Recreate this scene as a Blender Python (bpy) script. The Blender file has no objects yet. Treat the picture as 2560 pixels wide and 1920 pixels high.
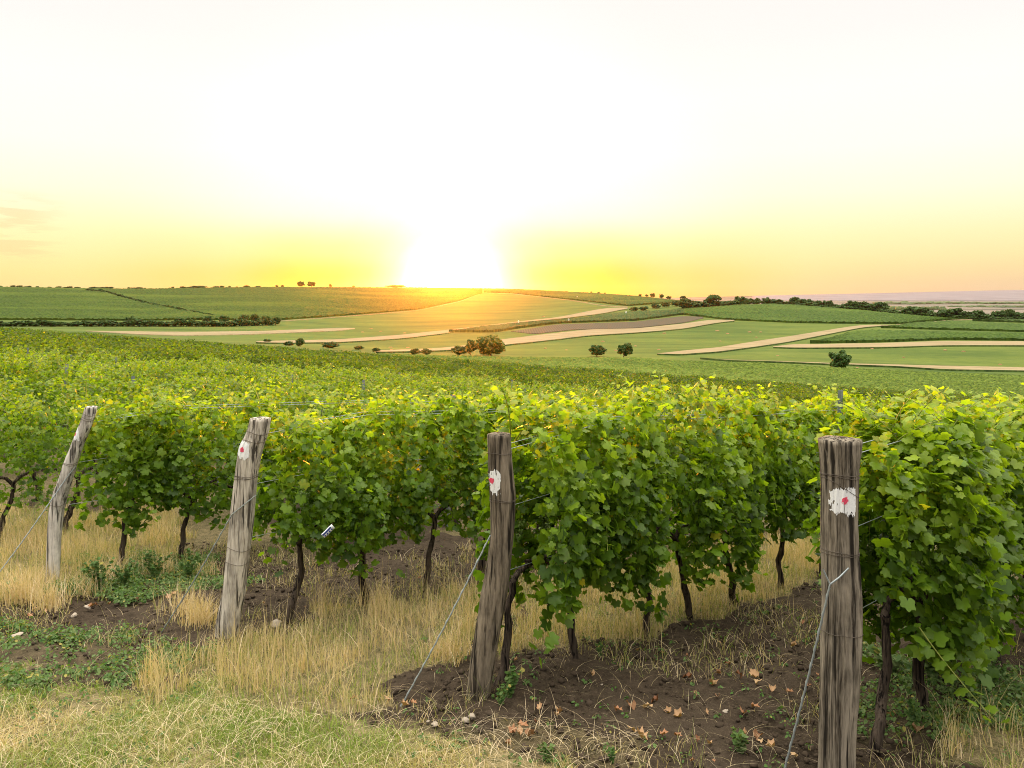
import bpy, math, random
import numpy as np
from mathutils import Vector, Matrix

# ------------------------------------------------------------------ camera, light, exposure
S = bpy.context.scene
COL = S.collection
F = 1990.0                      # focal length in photo pixels (2560 wide)
HY = 750.0                      # photo row of the level horizon
CAMZ = 1.83
cam_d = bpy.data.cameras.new('camera'); cam = bpy.data.objects.new('camera', cam_d); COL.objects.link(cam)
cam_d.sensor_width = 36.0; cam_d.lens = 36.0 * F / 2560.0
cam_d.shift_y = -(960.0 - HY) / 2560.0
cam_d.clip_start = 0.05; cam_d.clip_end = 40000
cam.location = (0, 0, CAMZ); cam.rotation_euler = (math.radians(90), 0, 0)
S.camera = cam

SUN_EL, SUN_AZ = math.radians(2.0), math.atan((1130 - 1280) / F)
sun_dir = Vector((math.sin(SUN_AZ) * math.cos(SUN_EL), math.cos(SUN_AZ) * math.cos(SUN_EL), math.sin(SUN_EL)))
sd = bpy.data.lights.new('sun', 'SUN'); sun = bpy.data.objects.new('sun', sd); COL.objects.link(sun)
sd.energy = 4.5; sd.angle = math.radians(1.5); sd.color = (1.0, 0.29, 0.02)
sun.rotation_euler = sun_dir.to_track_quat('Z', 'Y').to_euler()
sun.location = (0, 0, 60)

S.view_settings.view_transform = 'Standard'; S.view_settings.look = 'None'
S.view_settings.gamma = 1.0; S.view_settings.exposure = 0.42
S.render.engine = 'CYCLES'
cy = S.cycles
cy.max_bounces = 8; cy.diffuse_bounces = 3; cy.transmission_bounces = 4; cy.transparent_max_bounces = 8
cy.volume_bounces = 0; cy.use_denoising = True; cy.denoising_prefilter = 'NONE'; cy.denoising_input_passes = 'RGB_ALBEDO_NORMAL'; cy.filter_width = 1.0; cy.sample_clamp_indirect = 6.0
cy.caustics_reflective = False; cy.caustics_refractive = False


def build_world():
    w = bpy.data.worlds.new('World'); S.world = w; w.use_nodes = True
    nt = w.node_tree; N = nt.nodes; L = nt.links
    for n in list(N): N.remove(n)
    out = N.new('ShaderNodeOutputWorld'); bg = N.new('ShaderNodeBackground'); L.new(bg.outputs[0], out.inputs[0])
    tc = N.new('ShaderNodeTexCoord')
    nrm = N.new('ShaderNodeVectorMath'); nrm.operation = 'NORMALIZE'; L.new(tc.outputs['Generated'], nrm.inputs[0])
    sep = N.new('ShaderNodeSeparateXYZ'); L.new(nrm.outputs[0], sep.inputs[0])

    def math_(op, a, b=None, clamp=False):
        m = N.new('ShaderNodeMath'); m.operation = op; m.use_clamp = clamp
        for i, v in enumerate((a, b)):
            if v is None: continue
            if isinstance(v, (int, float)): m.inputs[i].default_value = v
            else: L.new(v, m.inputs[i])
        return m.outputs[0]

    def ramp(fac, stops, interp='LINEAR'):
        r = N.new('ShaderNodeValToRGB'); r.color_ramp.interpolation = interp
        el = r.color_ramp.elements
        while len(el) < len(stops): el.new(0.5)
        for e, (p, c) in zip(el, stops):
            e.position = p; e.color = (c if len(c) == 4 else (*c, 1)) if not isinstance(c, (int, float)) else (c, c, c, 1)
        L.new(fac, r.inputs[0]); return r.outputs[0]

    def mix(kind, fac, a, b):
        m = N.new('ShaderNodeMix'); m.data_type = 'RGBA'; m.blend_type = kind
        for sock, v in ((m.inputs[0], fac), (m.inputs[6], a), (m.inputs[7], b)):
            if isinstance(v, (int, float)): sock.default_value = v
            elif isinstance(v, tuple): sock.default_value = (*v, 1)
            else: L.new(v, sock)
        return m.outputs[2]

    # clear-sky model underneath
    sky = N.new('ShaderNodeTexSky'); sky.sky_type = 'NISHITA'; sky.sun_disc = False
    sky.sun_elevation = SUN_EL; sky.sun_rotation = SUN_AZ; sky.air_density = 1.0; sky.dust_density = 2.0; sky.ozone_density = 1.0
    z = sep.outputs[2]
    zc = math_('MAXIMUM', z, 0.0)
    # thin bright evening veil: warm at the horizon, white higher up; extra overhead brightness added out of view to light the ground
    base = ramp(zc, [(0.0, (.73, .575, .215)), (0.03, (.77, .63, .255)), (0.075, (.85, .71, .385)), (0.125, (.87, .75, .575)),
                     (0.175, (.88, .77, .68)), (0.24, (.82, .755, .71)), (0.30, (.74, .71, .68)), (0.36, (.73, .695, .665)), (0.5, (2.2, 2.1, 1.92)), (1.0, (4.1, 3.9, 3.55))])
    back = ramp(math_('MULTIPLY', sep.outputs[1], -1.0, True), [(0.0, 0.0), (.7, 1.0), (1, 1)], 'EASE')
    base = mix('MULTIPLY', back, base, (.54, .56, .60))        # the eastern half of the sky is already dim
    # opposite-sun side and right horizon turn rosy
    az = math_('ARCTAN2', sep.outputs[0], sep.outputs[1])
    rosy = ramp(math_('MULTIPLY', az, 1 / 1.2, True), [(0.0, 0.0), (0.15, 0.0), (0.45, 0.75), (0.6, .9), (1.0, .9)])
    lowf = ramp(zc, [(0.0, 1.0), (0.02, .75), (0.05, .22), (0.10, 0.0), (1.0, 0.0)])
    base = mix('MIX', math_('MULTIPLY', rosy, lowf), base, (.68, .47, .34))
    # glow about the sun
    dot = N.new('ShaderNodeVectorMath'); dot.operation = 'DOT_PRODUCT'
    L.new(nrm.outputs[0], dot.inputs[0]); g = (math.sin(SUN_AZ), math.cos(SUN_AZ), 0.012)
    gl = math.sqrt(sum(a * a for a in g)); dot.inputs[1].default_value = tuple(a / gl for a in g)
    ang = math_('MULTIPLY', math_('ARCCOSINE', math_('MINIMUM', dot.outputs['Value'], 0.9999999)), 57.29578 / 30.0)
    yel = math_('MULTIPLY', ramp(ang, [(0.0, 1.0), (.2, 1.0), (.36, .9), (.55, .4), (.85, 0.0), (1.0, 0.0)], 'EASE'),
                ramp(zc, [(0.0, 1.0), (.025, .95), (.06, .5), (.11, .0), (1.0, 0.0)], 'EASE'))
    base = mix('MIX', yel, base, (.80, .39, .0))
    core = ramp(ang, [(0.0, 1.0), (.05, .75), (.08, .42), (.103, .235), (.127, .13), (.153, .075), (.2, .03), (.27, .008), (.36, .0), (1.0, 0.0)])
    col = mix('ADD', 1.0, base, mix('MULTIPLY', 1.0, core, (4.0, 3.9, 3.6)))
    # a little white column above the sun
    colm = math_('MULTIPLY', ramp(ang, [(0.0, 1.0), (.3, .7), (.8, .0), (1, 0)], 'EASE'), ramp(zc, [(0, 0.0), (.04, .2), (.1, 1.0), (1, 1)]))
    col = mix('ADD', colm, col, (.1, .12, .22))
    # wisps of cloud low on the left
    mp = N.new('ShaderNodeMapping'); mp.inputs['Scale'].default_value = (9, 9, 75); L.new(nrm.outputs[0], mp.inputs[0])
    no = N.new('ShaderNodeTexNoise'); no.inputs['Scale'].default_value = 1.6; no.inputs['Detail'].default_value = 7; no.inputs['Roughness'].default_value = .62
    L.new(mp.outputs[0], no.inputs['Vector'])
    m1 = ramp(no.outputs[0], [(0.0, 0.0), (.44, 0.0), (.54, 1.0), (1, 1)])
    m2 = ramp(math_('MULTIPLY', az, -1 / 1.2, True), [(0.0, 0.0), (.42, 0.0), (.455, 1.0), (.7, .8), (1, 0.0)])
    m3 = ramp(zc, [(0.0, 0.0), (.038, 0.0), (.05, 1.0), (.1, .9), (.118, 0.0), (1, 0)])
    cl = math_('MULTIPLY', math_('MULTIPLY', m1, m2), math_('MULTIPLY', m3, .5))
    col = mix('MIX', cl, col, (.72, .50, .25))
    L.new(mix('ADD', .01, col, sky.outputs[0]), bg.inputs[0])
    bg.inputs[1].default_value = 1.0
    w.cycles.sampling_method = 'AUTOMATIC'


build_world()

# ------------------------------------------------------------------ numeric helpers
rng = np.random.default_rng(7)


def vnoise(x, y, seed=0):
    x = np.asarray(x, float); y = np.asarray(y, float)
    xi = np.floor(x); yi = np.floor(y); fx = x - xi; fy = y - yi
    fx = fx * fx * (3 - 2 * fx); fy = fy * fy * (3 - 2 * fy)

    def h(a, b):
        v = np.sin(a * 127.1 + b * 311.7 + seed * 74.7) * 43758.5453
        return v - np.floor(v)
    return (h(xi, yi) * (1 - fx) + h(xi + 1, yi) * fx) * (1 - fy) + (h(xi, yi + 1) * (1 - fx) + h(xi + 1, yi + 1) * fx) * fy


def fbm(x, y, seed=0, octv=4):
    s = 0; a = .5
    for i in range(octv):
        s = s + a * vnoise(x * 2 ** i, y * 2 ** i, seed + i * 13); a *= .5
    return s / (1 - .5 ** octv)


def sstep(a, b, x):
    t = np.clip((x - a) / (b - a), 0, 1); return t * t * (3 - 2 * t)


# ------------------------------------------------------------------ terrain
def plane_z(X, Y):          # the sloping vineyard, relative to the lens
    Xc = np.clip(X, -.9 * np.maximum(Y, 10), .9 * np.maximum(Y, 10))
    return -2.2 - .07 * Xc - .075 * Y


def plane_y(x, Y):
    u = (x - 1280) / F
    return HY - F * (plane_z(u * Y, Y) / Y)


PROFILE = {  # photo column: (distance, photo row of the ground there)
    -500: [(150, 838), (260, 838), (400, 828), (480, 815), (650, 785), (850, 750), (1050, 715), (1300, 720), (1800, 735), (3000, 748), (9500, 750)],
    0: [(150, 851), (260, 847), (400, 833), (480, 815), (650, 785), (850, 750), (1100, 713), (1300, 719), (1800, 735), (3000, 748), (9500, 750)],
    320: [(150, 874), (260, 856), (400, 839), (480, 824), (520, 815), (700, 785), (900, 747), (1150, 721), (1350, 726), (1800, 738), (3000, 748), (9500, 750)],
    640: [(150, 889), (260, 864), (340, 855), (420, 843), (480, 832), (530, 815), (700, 782), (1000, 735), (1250, 713), (1450, 720), (1900, 740), (3000, 748), (9500, 750)],
    960: [(150, 905), (240, 885), (300, 873), (350, 862), (420, 850), (550, 828), (700, 800), (800, 785), (1000, 752), (1350, 715), (1550, 722), (2000, 740), (3000, 748), (9500, 750)],
    1280: [(150, 920), (220, 903), (260, 892), (300, 880), (360, 862), (420, 848), (600, 806), (850, 779), (1050, 750), (1400, 717), (1600, 725), (2000, 742), (3000, 750), (9500, 750)],
    1600: [(150, 934), (220, 907), (260, 894), (320, 872), (450, 833), (500, 816), (700, 775), (850, 758), (1300, 734), (1500, 742), (2000, 760), (3000, 765), (5500, 752), (7500, 746), (9500, 750)],
    1920: [(150, 950), (220, 914), (260, 902), (330, 871), (400, 853), (550, 810), (650, 790), (800, 753), (1000, 772), (1600, 790), (3000, 781), (4200, 768), (5500, 754), (7500, 737), (9500, 745)],
    2240: [(150, 968), (220, 931), (250, 922), (275, 909), (330, 869), (400, 855), (450, 836), (500, 818), (560, 809), (760, 778), (1000, 800), (1600, 800), (3000, 783), (4200, 768), (5500, 754), (7500, 730), (9500, 740)],
    2560: [(150, 985), (220, 949), (250, 938), (280, 917), (340, 867), (400, 854), (460, 833), (500, 828), (600, 806), (720, 793), (1000, 805), (1600, 802), (3000, 785), (4200, 769), (5500, 754), (7500, 721), (9500, 735)],
    3100: [(150, 1015), (220, 965), (280, 930), (340, 875), (400, 860), (460, 842), (600, 820), (720, 806), (1000, 812), (1600, 806), (3000, 785), (4200, 769), (5500, 754), (7500, 724), (9500, 735)],
}
NU, NL = 160, 420
U0, U1, L0, L1 = -.92, .94, math.log(60), math.log(9500)
_us = np.linspace(U0, U1, NU); _ls = np.linspace(L0, L1, NL)


def build_table():
    cols = sorted(PROFILE); T = np.zeros((len(cols), NL))
    Ys = np.exp(_ls)
    for i, x in enumerate(cols):
        pts = [(Y, float(plane_y(x, Y))) for Y in (60, 70, 80, 90, 100, 112)] + PROFILE[x]
        T[i] = np.interp(_ls, [math.log(p[0]) for p in pts], [p[1] for p in pts])
    cu = [(c - 1280) / F for c in cols]
    G = np.stack([np.interp(_us, cu, T[:, j]) for j in range(NL)], 1)

    def blur(A, s, ax):
        r = int(s * 3); k = np.exp(-.5 * (np.arange(-r, r + 1) / s) ** 2); k /= k.sum()
        P = np.pad(A, [(r, r) if a == ax else (0, 0) for a in (0, 1)], mode='edge')
        return np.apply_along_axis(lambda v: np.convolve(v, k, 'valid'), ax, P)
    return blur(blur(G, 4.0, 1), 4.5, 0)


TAB = build_table()


def tab_y(u, Y):
    a = np.clip((np.asarray(u) - U0) / (U1 - U0) * (NU - 1), 0, NU - 1.001)
    b = np.clip((np.log(np.maximum(Y, 60)) - L0) / (L1 - L0) * (NL - 1), 0, NL - 1.001)
    i = a.astype(int); j = b.astype(int); fa = a - i; fb = b - j
    return (TAB[i, j] * (1 - fa) + TAB[i + 1, j] * fa) * (1 - fb) + (TAB[i, j + 1] * (1 - fa) + TAB[i + 1, j + 1] * fa) * fb


def gz(X, Y):
    """World height of the ground."""
    X = np.asarray(X, float); Y = np.asarray(Y, float)
    zn = -1.83 - .09 * np.clip(Y, -12, 14)
    zp = plane_z(X, Y)
    Yc = np.maximum(Y, 60)
    zt = (HY - tab_y(X / Yc, Yc)) / F * Yc
    z = zn + (zp - zn) * sstep(6, 14, Y)
    z = z + (zt - z) * sstep(65, 100, Y)
    return z + CAMZ


def px_near(x, y):
    """Point of the near ground seen at a photo pixel."""
    Ys = np.geomspace(2.0, 60, 3000); u = (x - 1280) / F
    yy = HY - F * (gz(u * Ys, Ys) - CAMZ) / Ys
    k = int(np.argmax(yy <= y)); Y = Ys[k]
    return u * Y, Y


def px_far(x, y, ymin=200.0, ymax=9000.0, lift=0.0):
    Ys = np.geomspace(ymin, ymax, 900); u = (x - 1280) / F
    yy = tab_y(np.full_like(Ys, u), Ys) - lift * F / Ys
    k = np.argmax(yy <= y)
    if yy[k] > y: k = int(np.argmin(yy))
    if k > 0 and yy[k] <= y:
        t = (yy[k - 1] - y) / max(1e-6, yy[k - 1] - yy[k]); Y = Ys[k - 1] + t * (Ys[k] - Ys[k - 1])
    else: Y = Ys[k]
    return u * Y, float(Y)


# ------------------------------------------------------------------ mesh / object helpers
def np_mesh(name, V, faces, mats, mat_idx=None, col=None, smooth=True):
    V = np.asarray(V, np.float32); me = bpy.data.meshes.new(name)
    me.vertices.add(len(V)); me.vertices.foreach_set('co', V.ravel())
    loops = np.concatenate([np.asarray(f, np.int32).ravel() for f in faces])
    tot = np.concatenate([np.full(len(f), np.asarray(f).shape[1], np.int32) for f in faces])
    st = np.concatenate([[0], np.cumsum(tot)[:-1]]).astype(np.int32)
    me.loops.add(len(loops)); me.loops.foreach_set('vertex_index', loops)
    me.polygons.add(len(tot)); me.polygons.foreach_set('loop_start', st)
    me.polygons.foreach_set('loop_total', tot)
    me.polygons.foreach_set('use_smooth', np.full(len(tot), smooth, bool))
    for m in mats: me.materials.append(m)
    if mat_idx is not None: me.polygons.foreach_set('material_index', np.asarray(mat_idx, np.int32))
    if col is not None:
        a = me.color_attributes.new('tint', 'FLOAT_COLOR', 'POINT')
        c = np.ones((len(V), 4), np.float32); c[:, :3] = col; a.data.foreach_set('color', c.ravel())
    me.update(); me.validate()
    return me


def obj(name, me, parent=None, loc=None):
    o = bpy.data.objects.new(name, me); COL.objects.link(o)
    if parent is not None: o.parent = parent
    if loc is not None: o.location = loc
    return o


def tag(o, label, cat, group=None, kind=None):
    o['label'] = label; o['category'] = cat
    if group: o['group'] = group
    if kind: o['kind'] = kind
    return o


def empty(name, loc, rz=0):
    o = bpy.data.objects.new(name, None); COL.objects.link(o); o.location = loc; o.rotation_euler = (0, 0, rz)
    o.empty_display_size = .1
    return o


def tube(P, R, n=8, cap=True, off=0):
    """Vertices, quads of a tube along points P with radii R."""
    P = np.asarray(P, float); R = np.broadcast_to(np.asarray(R, float), (len(P),))
    T = np.gradient(P, axis=0); T /= np.linalg.norm(T, axis=1, keepdims=True) + 1e-9
    ref = np.array([0, 0, 1.0]) if abs(T[:, 2]).mean() < .8 else np.array([1.0, 0, 0])
    A = np.cross(T, ref); A /= np.linalg.norm(A, axis=1, keepdims=True) + 1e-9
    B = np.cross(T, A)
    th = np.linspace(0, 2 * np.pi, n, endpoint=False)
    V = P[:, None] + R[:, None, None] * (np.cos(th)[None, :, None] * A[:, None] + np.sin(th)[None, :, None] * B[:, None])
    V = V.reshape(-1, 3); m = len(P)
    i = np.arange(m - 1)[:, None] * n; j = np.arange(n)[None]; k = (j + 1) % n
    Q = np.stack([i + j, i + k, i + n + k, i + n + j], -1).reshape(-1, 4)
    return V, Q + off


class MB:
    """Collects pieces for one mesh."""
    def __init__(s): s.V = []; s.F = []; s.M = []; s.C = []; s.n = 0
    def add(s, V, Fs, mat=0, col=(0.5, 0.0, 0.0)):
        V = np.asarray(V, float)
        Fs = Fs if isinstance(Fs, list) else [Fs]
        for f in Fs:
            s.F.append(np.asarray(f, np.int32) + s.n); s.M.append(np.full(len(f), mat))
        c = np.asarray(col, float); s.C.append(np.broadcast_to(c, (len(V), 3)))
        s.V.append(V); s.n += len(V)
    def mesh(s, name, mats, smooth=True):
        return np_mesh(name, np.concatenate(s.V), s.F, mats, np.concatenate(s.M), np.concatenate(s.C), smooth)


def blob(seed, n_th=10, n_ph=7, amp=.25):
    """Irregular closed lump of unit size."""
    r = np.random.default_rng(seed); V = [(0, 0, 1)]
    for i in range(1, n_ph):
        ph = math.pi * i / n_ph
        for j in range(n_th):
            th = 2 * math.pi * j / n_th
            k = 1 + amp * (r.random() - .5) * 2
            V.append((k * math.sin(ph) * math.cos(th), k * math.sin(ph) * math.sin(th), k * math.cos(ph)))
    V.append((0, 0, -1)); T = []; Q = []
    for j in range(n_th):
        T.append((0, 1 + j, 1 + (j + 1) % n_th)); b = 1 + (n_ph - 2) * n_th
        T.append((len(V) - 1, b + (j + 1) % n_th, b + j))
    for i in range(n_ph - 2):
        for j in range(n_th):
            a = 1 + i * n_th; Q.append((a + j, a + n_th + j, a + n_th + (j + 1) % n_th, a + (j + 1) % n_th))
    return np.array(V), [np.array(T), np.array(Q)]


# ------------------------------------------------------------------ materials
class NT:
    def __init__(s, name):
        s.m = bpy.data.materials.new(name); s.m.use_nodes = True; s.t = s.m.node_tree
        for n in list(s.t.nodes): s.t.nodes.remove(n)
        s.out = s.n('ShaderNodeOutputMaterial')
    def n(s, t, **k):
        o = s.t.nodes.new(t)
        for a, v in k.items(): setattr(o, a, v)
        return o
    def put(s, sock, v):
        if isinstance(v, (int, float)): sock.default_value = v
        elif isinstance(v, tuple): sock.default_value = v if len(v) == len(sock.default_value) else (*v, 1)
        else: s.t.links.new(v, sock)
    def mix(s, f, a, b, kind='MIX'):
        m = s.n('ShaderNodeMix', data_type='RGBA', blend_type=kind)
        s.put(m.inputs[0], f); s.put(m.inputs[6], a); s.put(m.inputs[7], b); return m.outputs[2]
    def math(s, op, a, b=None, clamp=False):
        m = s.n('ShaderNodeMath', operation=op, use_clamp=clamp); s.put(m.inputs[0], a)
        if b is not None: s.put(m.inputs[1], b)
        return m.outputs[0]
    def ramp(s, f, stops):
        r = s.n('ShaderNodeValToRGB'); el = r.color_ramp.elements
        while len(el) < len(stops): el.new(.5)
        for e, (p, c) in zip(el, stops): e.position = p; e.color = (c, c, c, 1) if isinstance(c, (int, float)) else (*c, 1)
        s.put(r.inputs[0], f); return r.outputs[0]
    def coord(s, scale=(1, 1, 1), which='Object', rot=(0, 0, 0)):
        tc = s.n('ShaderNodeTexCoord'); mp = s.n('ShaderNodeMapping'); mp.inputs['Scale'].default_value = scale; mp.inputs['Rotation'].default_value = rot
        s.put(mp.inputs[0], tc.outputs[which]); return mp.outputs[0]
    def noise(s, vec, scale, detail=4, rough=.55):
        n = s.n('ShaderNodeTexNoise'); s.put(n.inputs['Vector'], vec); n.inputs['Scale'].default_value = scale
        n.inputs['Detail'].default_value = detail; n.inputs['Roughness'].default_value = rough; return n.outputs[0]
    def bump(s, h, strength, dist=.02):
        b = s.n('ShaderNodeBump'); b.inputs['Strength'].default_value = strength; b.inputs['Distance'].default_value = dist
        s.put(b.inputs['Height'], h); return b.outputs[0]
    def bsdf(s, col, rough=.8, normal=None, spec=.3, metal=0.0):
        p = s.n('ShaderNodeBsdfPrincipled'); s.put(p.inputs['Base Color'], col); s.put(p.inputs['Roughness'], rough)
        s.put(p.inputs['Specular IOR Level'], spec); s.put(p.inputs['Metallic'], metal)
        if normal is not None: s.put(p.inputs['Normal'], normal)
        return p.outputs[0]
    def done(s, sh): s.t.links.new(sh, s.out.inputs['Surface']); return s.m
    def attr(s):
        a = s.n('ShaderNodeAttribute', attribute_name='tint'); sp = s.n('ShaderNodeSeparateColor'); s.put(sp.inputs[0], a.outputs['Color'])
        return sp.outputs


def leaf_mat(name, dark, light, young, yellow, trans=.5, tgain=2.4, rough=.5, spec=.35, nscale=0):
    """tint: R = leaf-to-leaf variation, G = youth, in vine canopies also painted top light, B = turned yellow."""
    t = NT(name); r, g, b = t.attr()[:3]
    c = t.mix(r, dark, light); c = t.mix(g, c, young); c = t.mix(b, c, yellow)
    if nscale:
        nz = t.noise(t.coord(), nscale, 3); c = t.mix(t.ramp(nz, [(.35, .0), (.7, .45)]), c, tuple(x * .6 for x in light), 'MIX')
    tr = t.n('ShaderNodeBsdfTranslucent')
    k = t.mix(1.0, c, (tgain * 1.0, tgain * .95, tgain * .35), 'MULTIPLY'); t.put(tr.inputs[0], k)
    mx = t.n('ShaderNodeMixShader'); mx.inputs[0].default_value = trans
    t.put(mx.inputs[1], t.bsdf(c, rough, None, spec)); t.put(mx.inputs[2], tr.outputs[0])
    return t.done(mx.outputs[0])


M = {}
M['leaf'] = leaf_mat('vine_leaf', (.030, .074, .006), (.135, .245, .014), (.30, .40, .02), (.62, .50, .04), .48, 2.1, .45, .3, 30)
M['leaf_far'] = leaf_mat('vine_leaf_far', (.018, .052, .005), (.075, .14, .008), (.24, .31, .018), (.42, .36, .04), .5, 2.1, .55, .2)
M['tree_leaf'] = leaf_mat('tree_leaf', (.030, .070, .011), (.070, .130, .021), (.095, .165, .02), (.16, .15, .03), .15, 1.6, .6, .2)
M['grass'] = leaf_mat('grass_blade', (.10, .17, .022), (.24, .32, .045), (.62, .47, .265), (.74, .60, .42), .3, 1.3, .6, .2)
M['weed'] = leaf_mat('weed_leaf', (.03, .085, .014), (.08, .17, .03), (.20, .25, .10), (.40, .33, .08), .35, 1.6, .6, .2)
M['dead'] = leaf_mat('dead_leaf', (.13, .042, .02), (.30, .11, .05), (.36, .23, .12), (.58, .44, .24), .15, 1.1, .75, .15)


def bark_mat(name, a, b, sc=1.0, bump=.8):
    t = NT(name); v = t.coord((30 * sc, 30 * sc, 2.2 * sc)); n1 = t.noise(v, 1.0, 7, .68)
    n2 = t.noise(t.coord((7, 7, 5)), 1.4, 5); fine = t.noise(t.coord((170, 170, 12)), 1.0, 3)
    crack = t.ramp(t.noise(t.coord((52 * sc, 52 * sc, 1.6 * sc)), 1.0, 4, .55), [(.38, 1.0), (.47, 0.0)])
    c = t.mix(t.ramp(n1, [(.40, 0.0), (.60, 1.0)]), a, b)
    c = t.mix(t.ramp(n2, [(.48, 0.0), (.68, .65)]), c, tuple(x * .5 for x in a))
    c = t.mix(t.math('MULTIPLY', t.ramp(fine, [(.4, 0.0), (.7, 1.0)]), .45), c, tuple(min(1, x * 1.3) for x in b))
    c = t.mix(t.math('MULTIPLY', crack, .95), c, tuple(x * .22 for x in a))
    h = t.math('SUBTRACT', t.math('ADD', n1, t.math('MULTIPLY', fine, .35)), t.math('MULTIPLY', crack, .6))
    return t.done(t.bsdf(c, .9, t.bump(h, bump, .012), .15))


M['wood_pale'] = bark_mat('weathered_pale_wood', (.26, .23, .19), (.64, .59, .52), .9, .6)
M['wood_mid'] = bark_mat('weathered_grey_wood', (.18, .15, .115), (.58, .52, .43), .8, .8)
M['wood_dark'] = bark_mat('weathered_brown_wood', (.055, .043, .029), (.24, .195, .14), .8, 1.0)
M['wood_grey'] = bark_mat('weathered_dark_grey_wood', (.062, .049, .034), (.30, .255, .19), .8, 1.0)
M['trunk'] = bark_mat('vine_trunk_bark', (.02, .014, .01), (.10, .075, .055), 1.5, 1.0)
M['tree_bark'] = bark_mat('tree_bark', (.05, .038, .028), (.14, .11, .085), .1, .5)


def simple(name, c, rough=.7, var=.25, sc=8, metal=0.0, spec=.3, bump=0):
    t = NT(name); n = t.noise(t.coord(), sc, 4)
    col = t.mix(n, tuple(x * (1 - var) for x in c), tuple(min(1, x * (1 + var)) for x in c))
    return t.done(t.bsdf(col, rough, t.bump(n, bump, .01) if bump else None, spec, metal))


M['paint_white'] = simple('white_paint', (.74, .74, .72), .8, .18, 140)
M['paint_red'] = simple('red_paint', (.66, .075, .13), .75, .35, 260)
M['zinc'] = simple('zinc_wire', (.34, .38, .38), .5, .25, 40, .55)
M['rust'] = simple('dark_wire', (.13, .105, .08), .7, .3, 60, .4)
M['steel'] = simple('galvanised_steel', (.20, .225, .25), .5, .2, 30, .35)
M['berry'] = simple('green_berry', (.13, .20, .035), .4, .25, 25, 0, .5)
M['stem'] = simple('green_stem', (.24, .27, .05), .6, .3, 20)
M['stone'] = simple('pale_stone', (.36, .30, .23), .85, .2, 18, 0, .2, .4)
M['clod'] = simple('soil_clod', (.05, .036, .024), .95, .35, 14, 0, .1, .6)
M['hay'] = simple('hay', (.30, .17, .085), .95, .3, 3, 0, .05)
M['tag_white'] = simple('tag_white', (.78, .80, .82), .5, .05, 10)
M['tag_blue'] = simple('tag_blue', (.03, .05, .22), .5, .1, 10)
M['limewash'] = simple('limewash', (.75, .75, .72), .8, .1, 5)


def ground_mat():
    t = NT('ground_cover'); a = t.attr()
    geo = t.n('ShaderNodeTexCoord').outputs['Object']
    n1 = t.noise(geo, 1.3, 8, .62); n2 = t.noise(geo, 14, 6, .65); n3 = t.noise(geo, 70, 4, .6)
    soil = t.mix(t.ramp(n2, [(.3, 0.0), (.7, 1.0)]), (.022, .0155, .0095), (.064, .046, .030))
    soil = t.mix(t.ramp(n1, [(.45, 0.0), (.7, .6)]), soil, (.076, .056, .037))
    soil = t.mix(t.ramp(n3, [(.55, 0.0), (.75, .5)]), soil, (.15, .113, .073))
    thatch = t.mix(t.ramp(n2, [(.35, 0.0), (.65, 1.0)]), (.06, .062, .02), (.23, .18, .085))
    thatch = t.mix(t.ramp(n3, [(.45, 0.0), (.7, .7)]), thatch, (.36, .28, .15))
    # meadow far away
    mv = t.coord((.012, .03, 0.0)); m1 = t.noise(mv, 1.0, 5, .6); m2 = t.noise(t.coord((.25, .25, 0)), 1.0, 4, .6)
    m3 = t.noise(t.coord((.02, .16, 0), 'Object', (0, 0, .35)), 1.0, 4, .6)
    mead = t.mix(t.ramp(m1, [(.35, 0.0), (.65, 1.0)]), (.05, .08, .012), (.112, .138, .02))
    mead = t.mix(t.ramp(m2, [(.40, 0.0), (.75, .5)]), mead, (.034, .066, .013))
    mead = t.mix(t.ramp(m3, [(.5, 0.0), (.68, .5)]), mead, (.135, .16, .034))
    c = t.mix(a[0], soil, thatch); c = t.mix(a[1], c, mead)
    # plain far beyond: pale cropland and woods
    f1 = t.noise(t.coord((.0012, .0035, 0)), 1.0, 4, .6)
    plain = t.mix(t.ramp(f1, [(.42, 0.0), (.5, 1.0)]), (.06, .066, .045), (.17, .145, .11))
    c = t.mix(a[2], c, plain)
    h = t.math('ADD', t.math('MULTIPLY', n2, .7), t.math('MULTIPLY', n3, .35))
    return t.done(t.bsdf(c, .95, t.bump(h, .8, .05), .08))


M['ground'] = ground_mat()


def stubble_mat():
    t = NT('straw_stubble'); v = t.coord((.05, .35, 0), 'Object', (0, 0, -.5)); n = t.noise(v, 1, 5, .6); n2 = t.noise(t.coord((.5, .5, 0)), 1, 4)
    c = t.mix(t.ramp(n, [(.3, 0.0), (.7, 1.0)]), (.17, .125, .062), (.32, .25, .14))
    c = t.mix(t.ramp(n2, [(.5, 0.0), (.8, .5)]), c, (.16, .14, .06))
    return t.done(t.bsdf(c, .95, None, .05))


M['stubble'] = stubble_mat()


def far_vine_mat(name, dark, light, rowdir, yellow=(.2, .24, .04), fine=.45):
    t = NT(name); n = t.noise(t.coord((fine, fine, 0)), 1, 5, .7); n2 = t.noise(t.coord((.006, .012, 0)), 1, 4)
    st = t.noise(t.coord((.012, .33, 0), 'Object', (0, 0, rowdir)), 1, 3, .6)
    c = t.mix(t.ramp(n, [(.40, 0.0), (.60, 1.0)]), dark, light)
    c = t.mix(t.ramp(st, [(.48, 0.0), (.62, .45)]), c, tuple(x * .5 for x in dark))
    c = t.mix(t.ramp(n2, [(.48, 0.0), (.66, .6)]), c, yellow)
    return t.done(t.bsdf(c, .85, None, .05))


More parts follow.
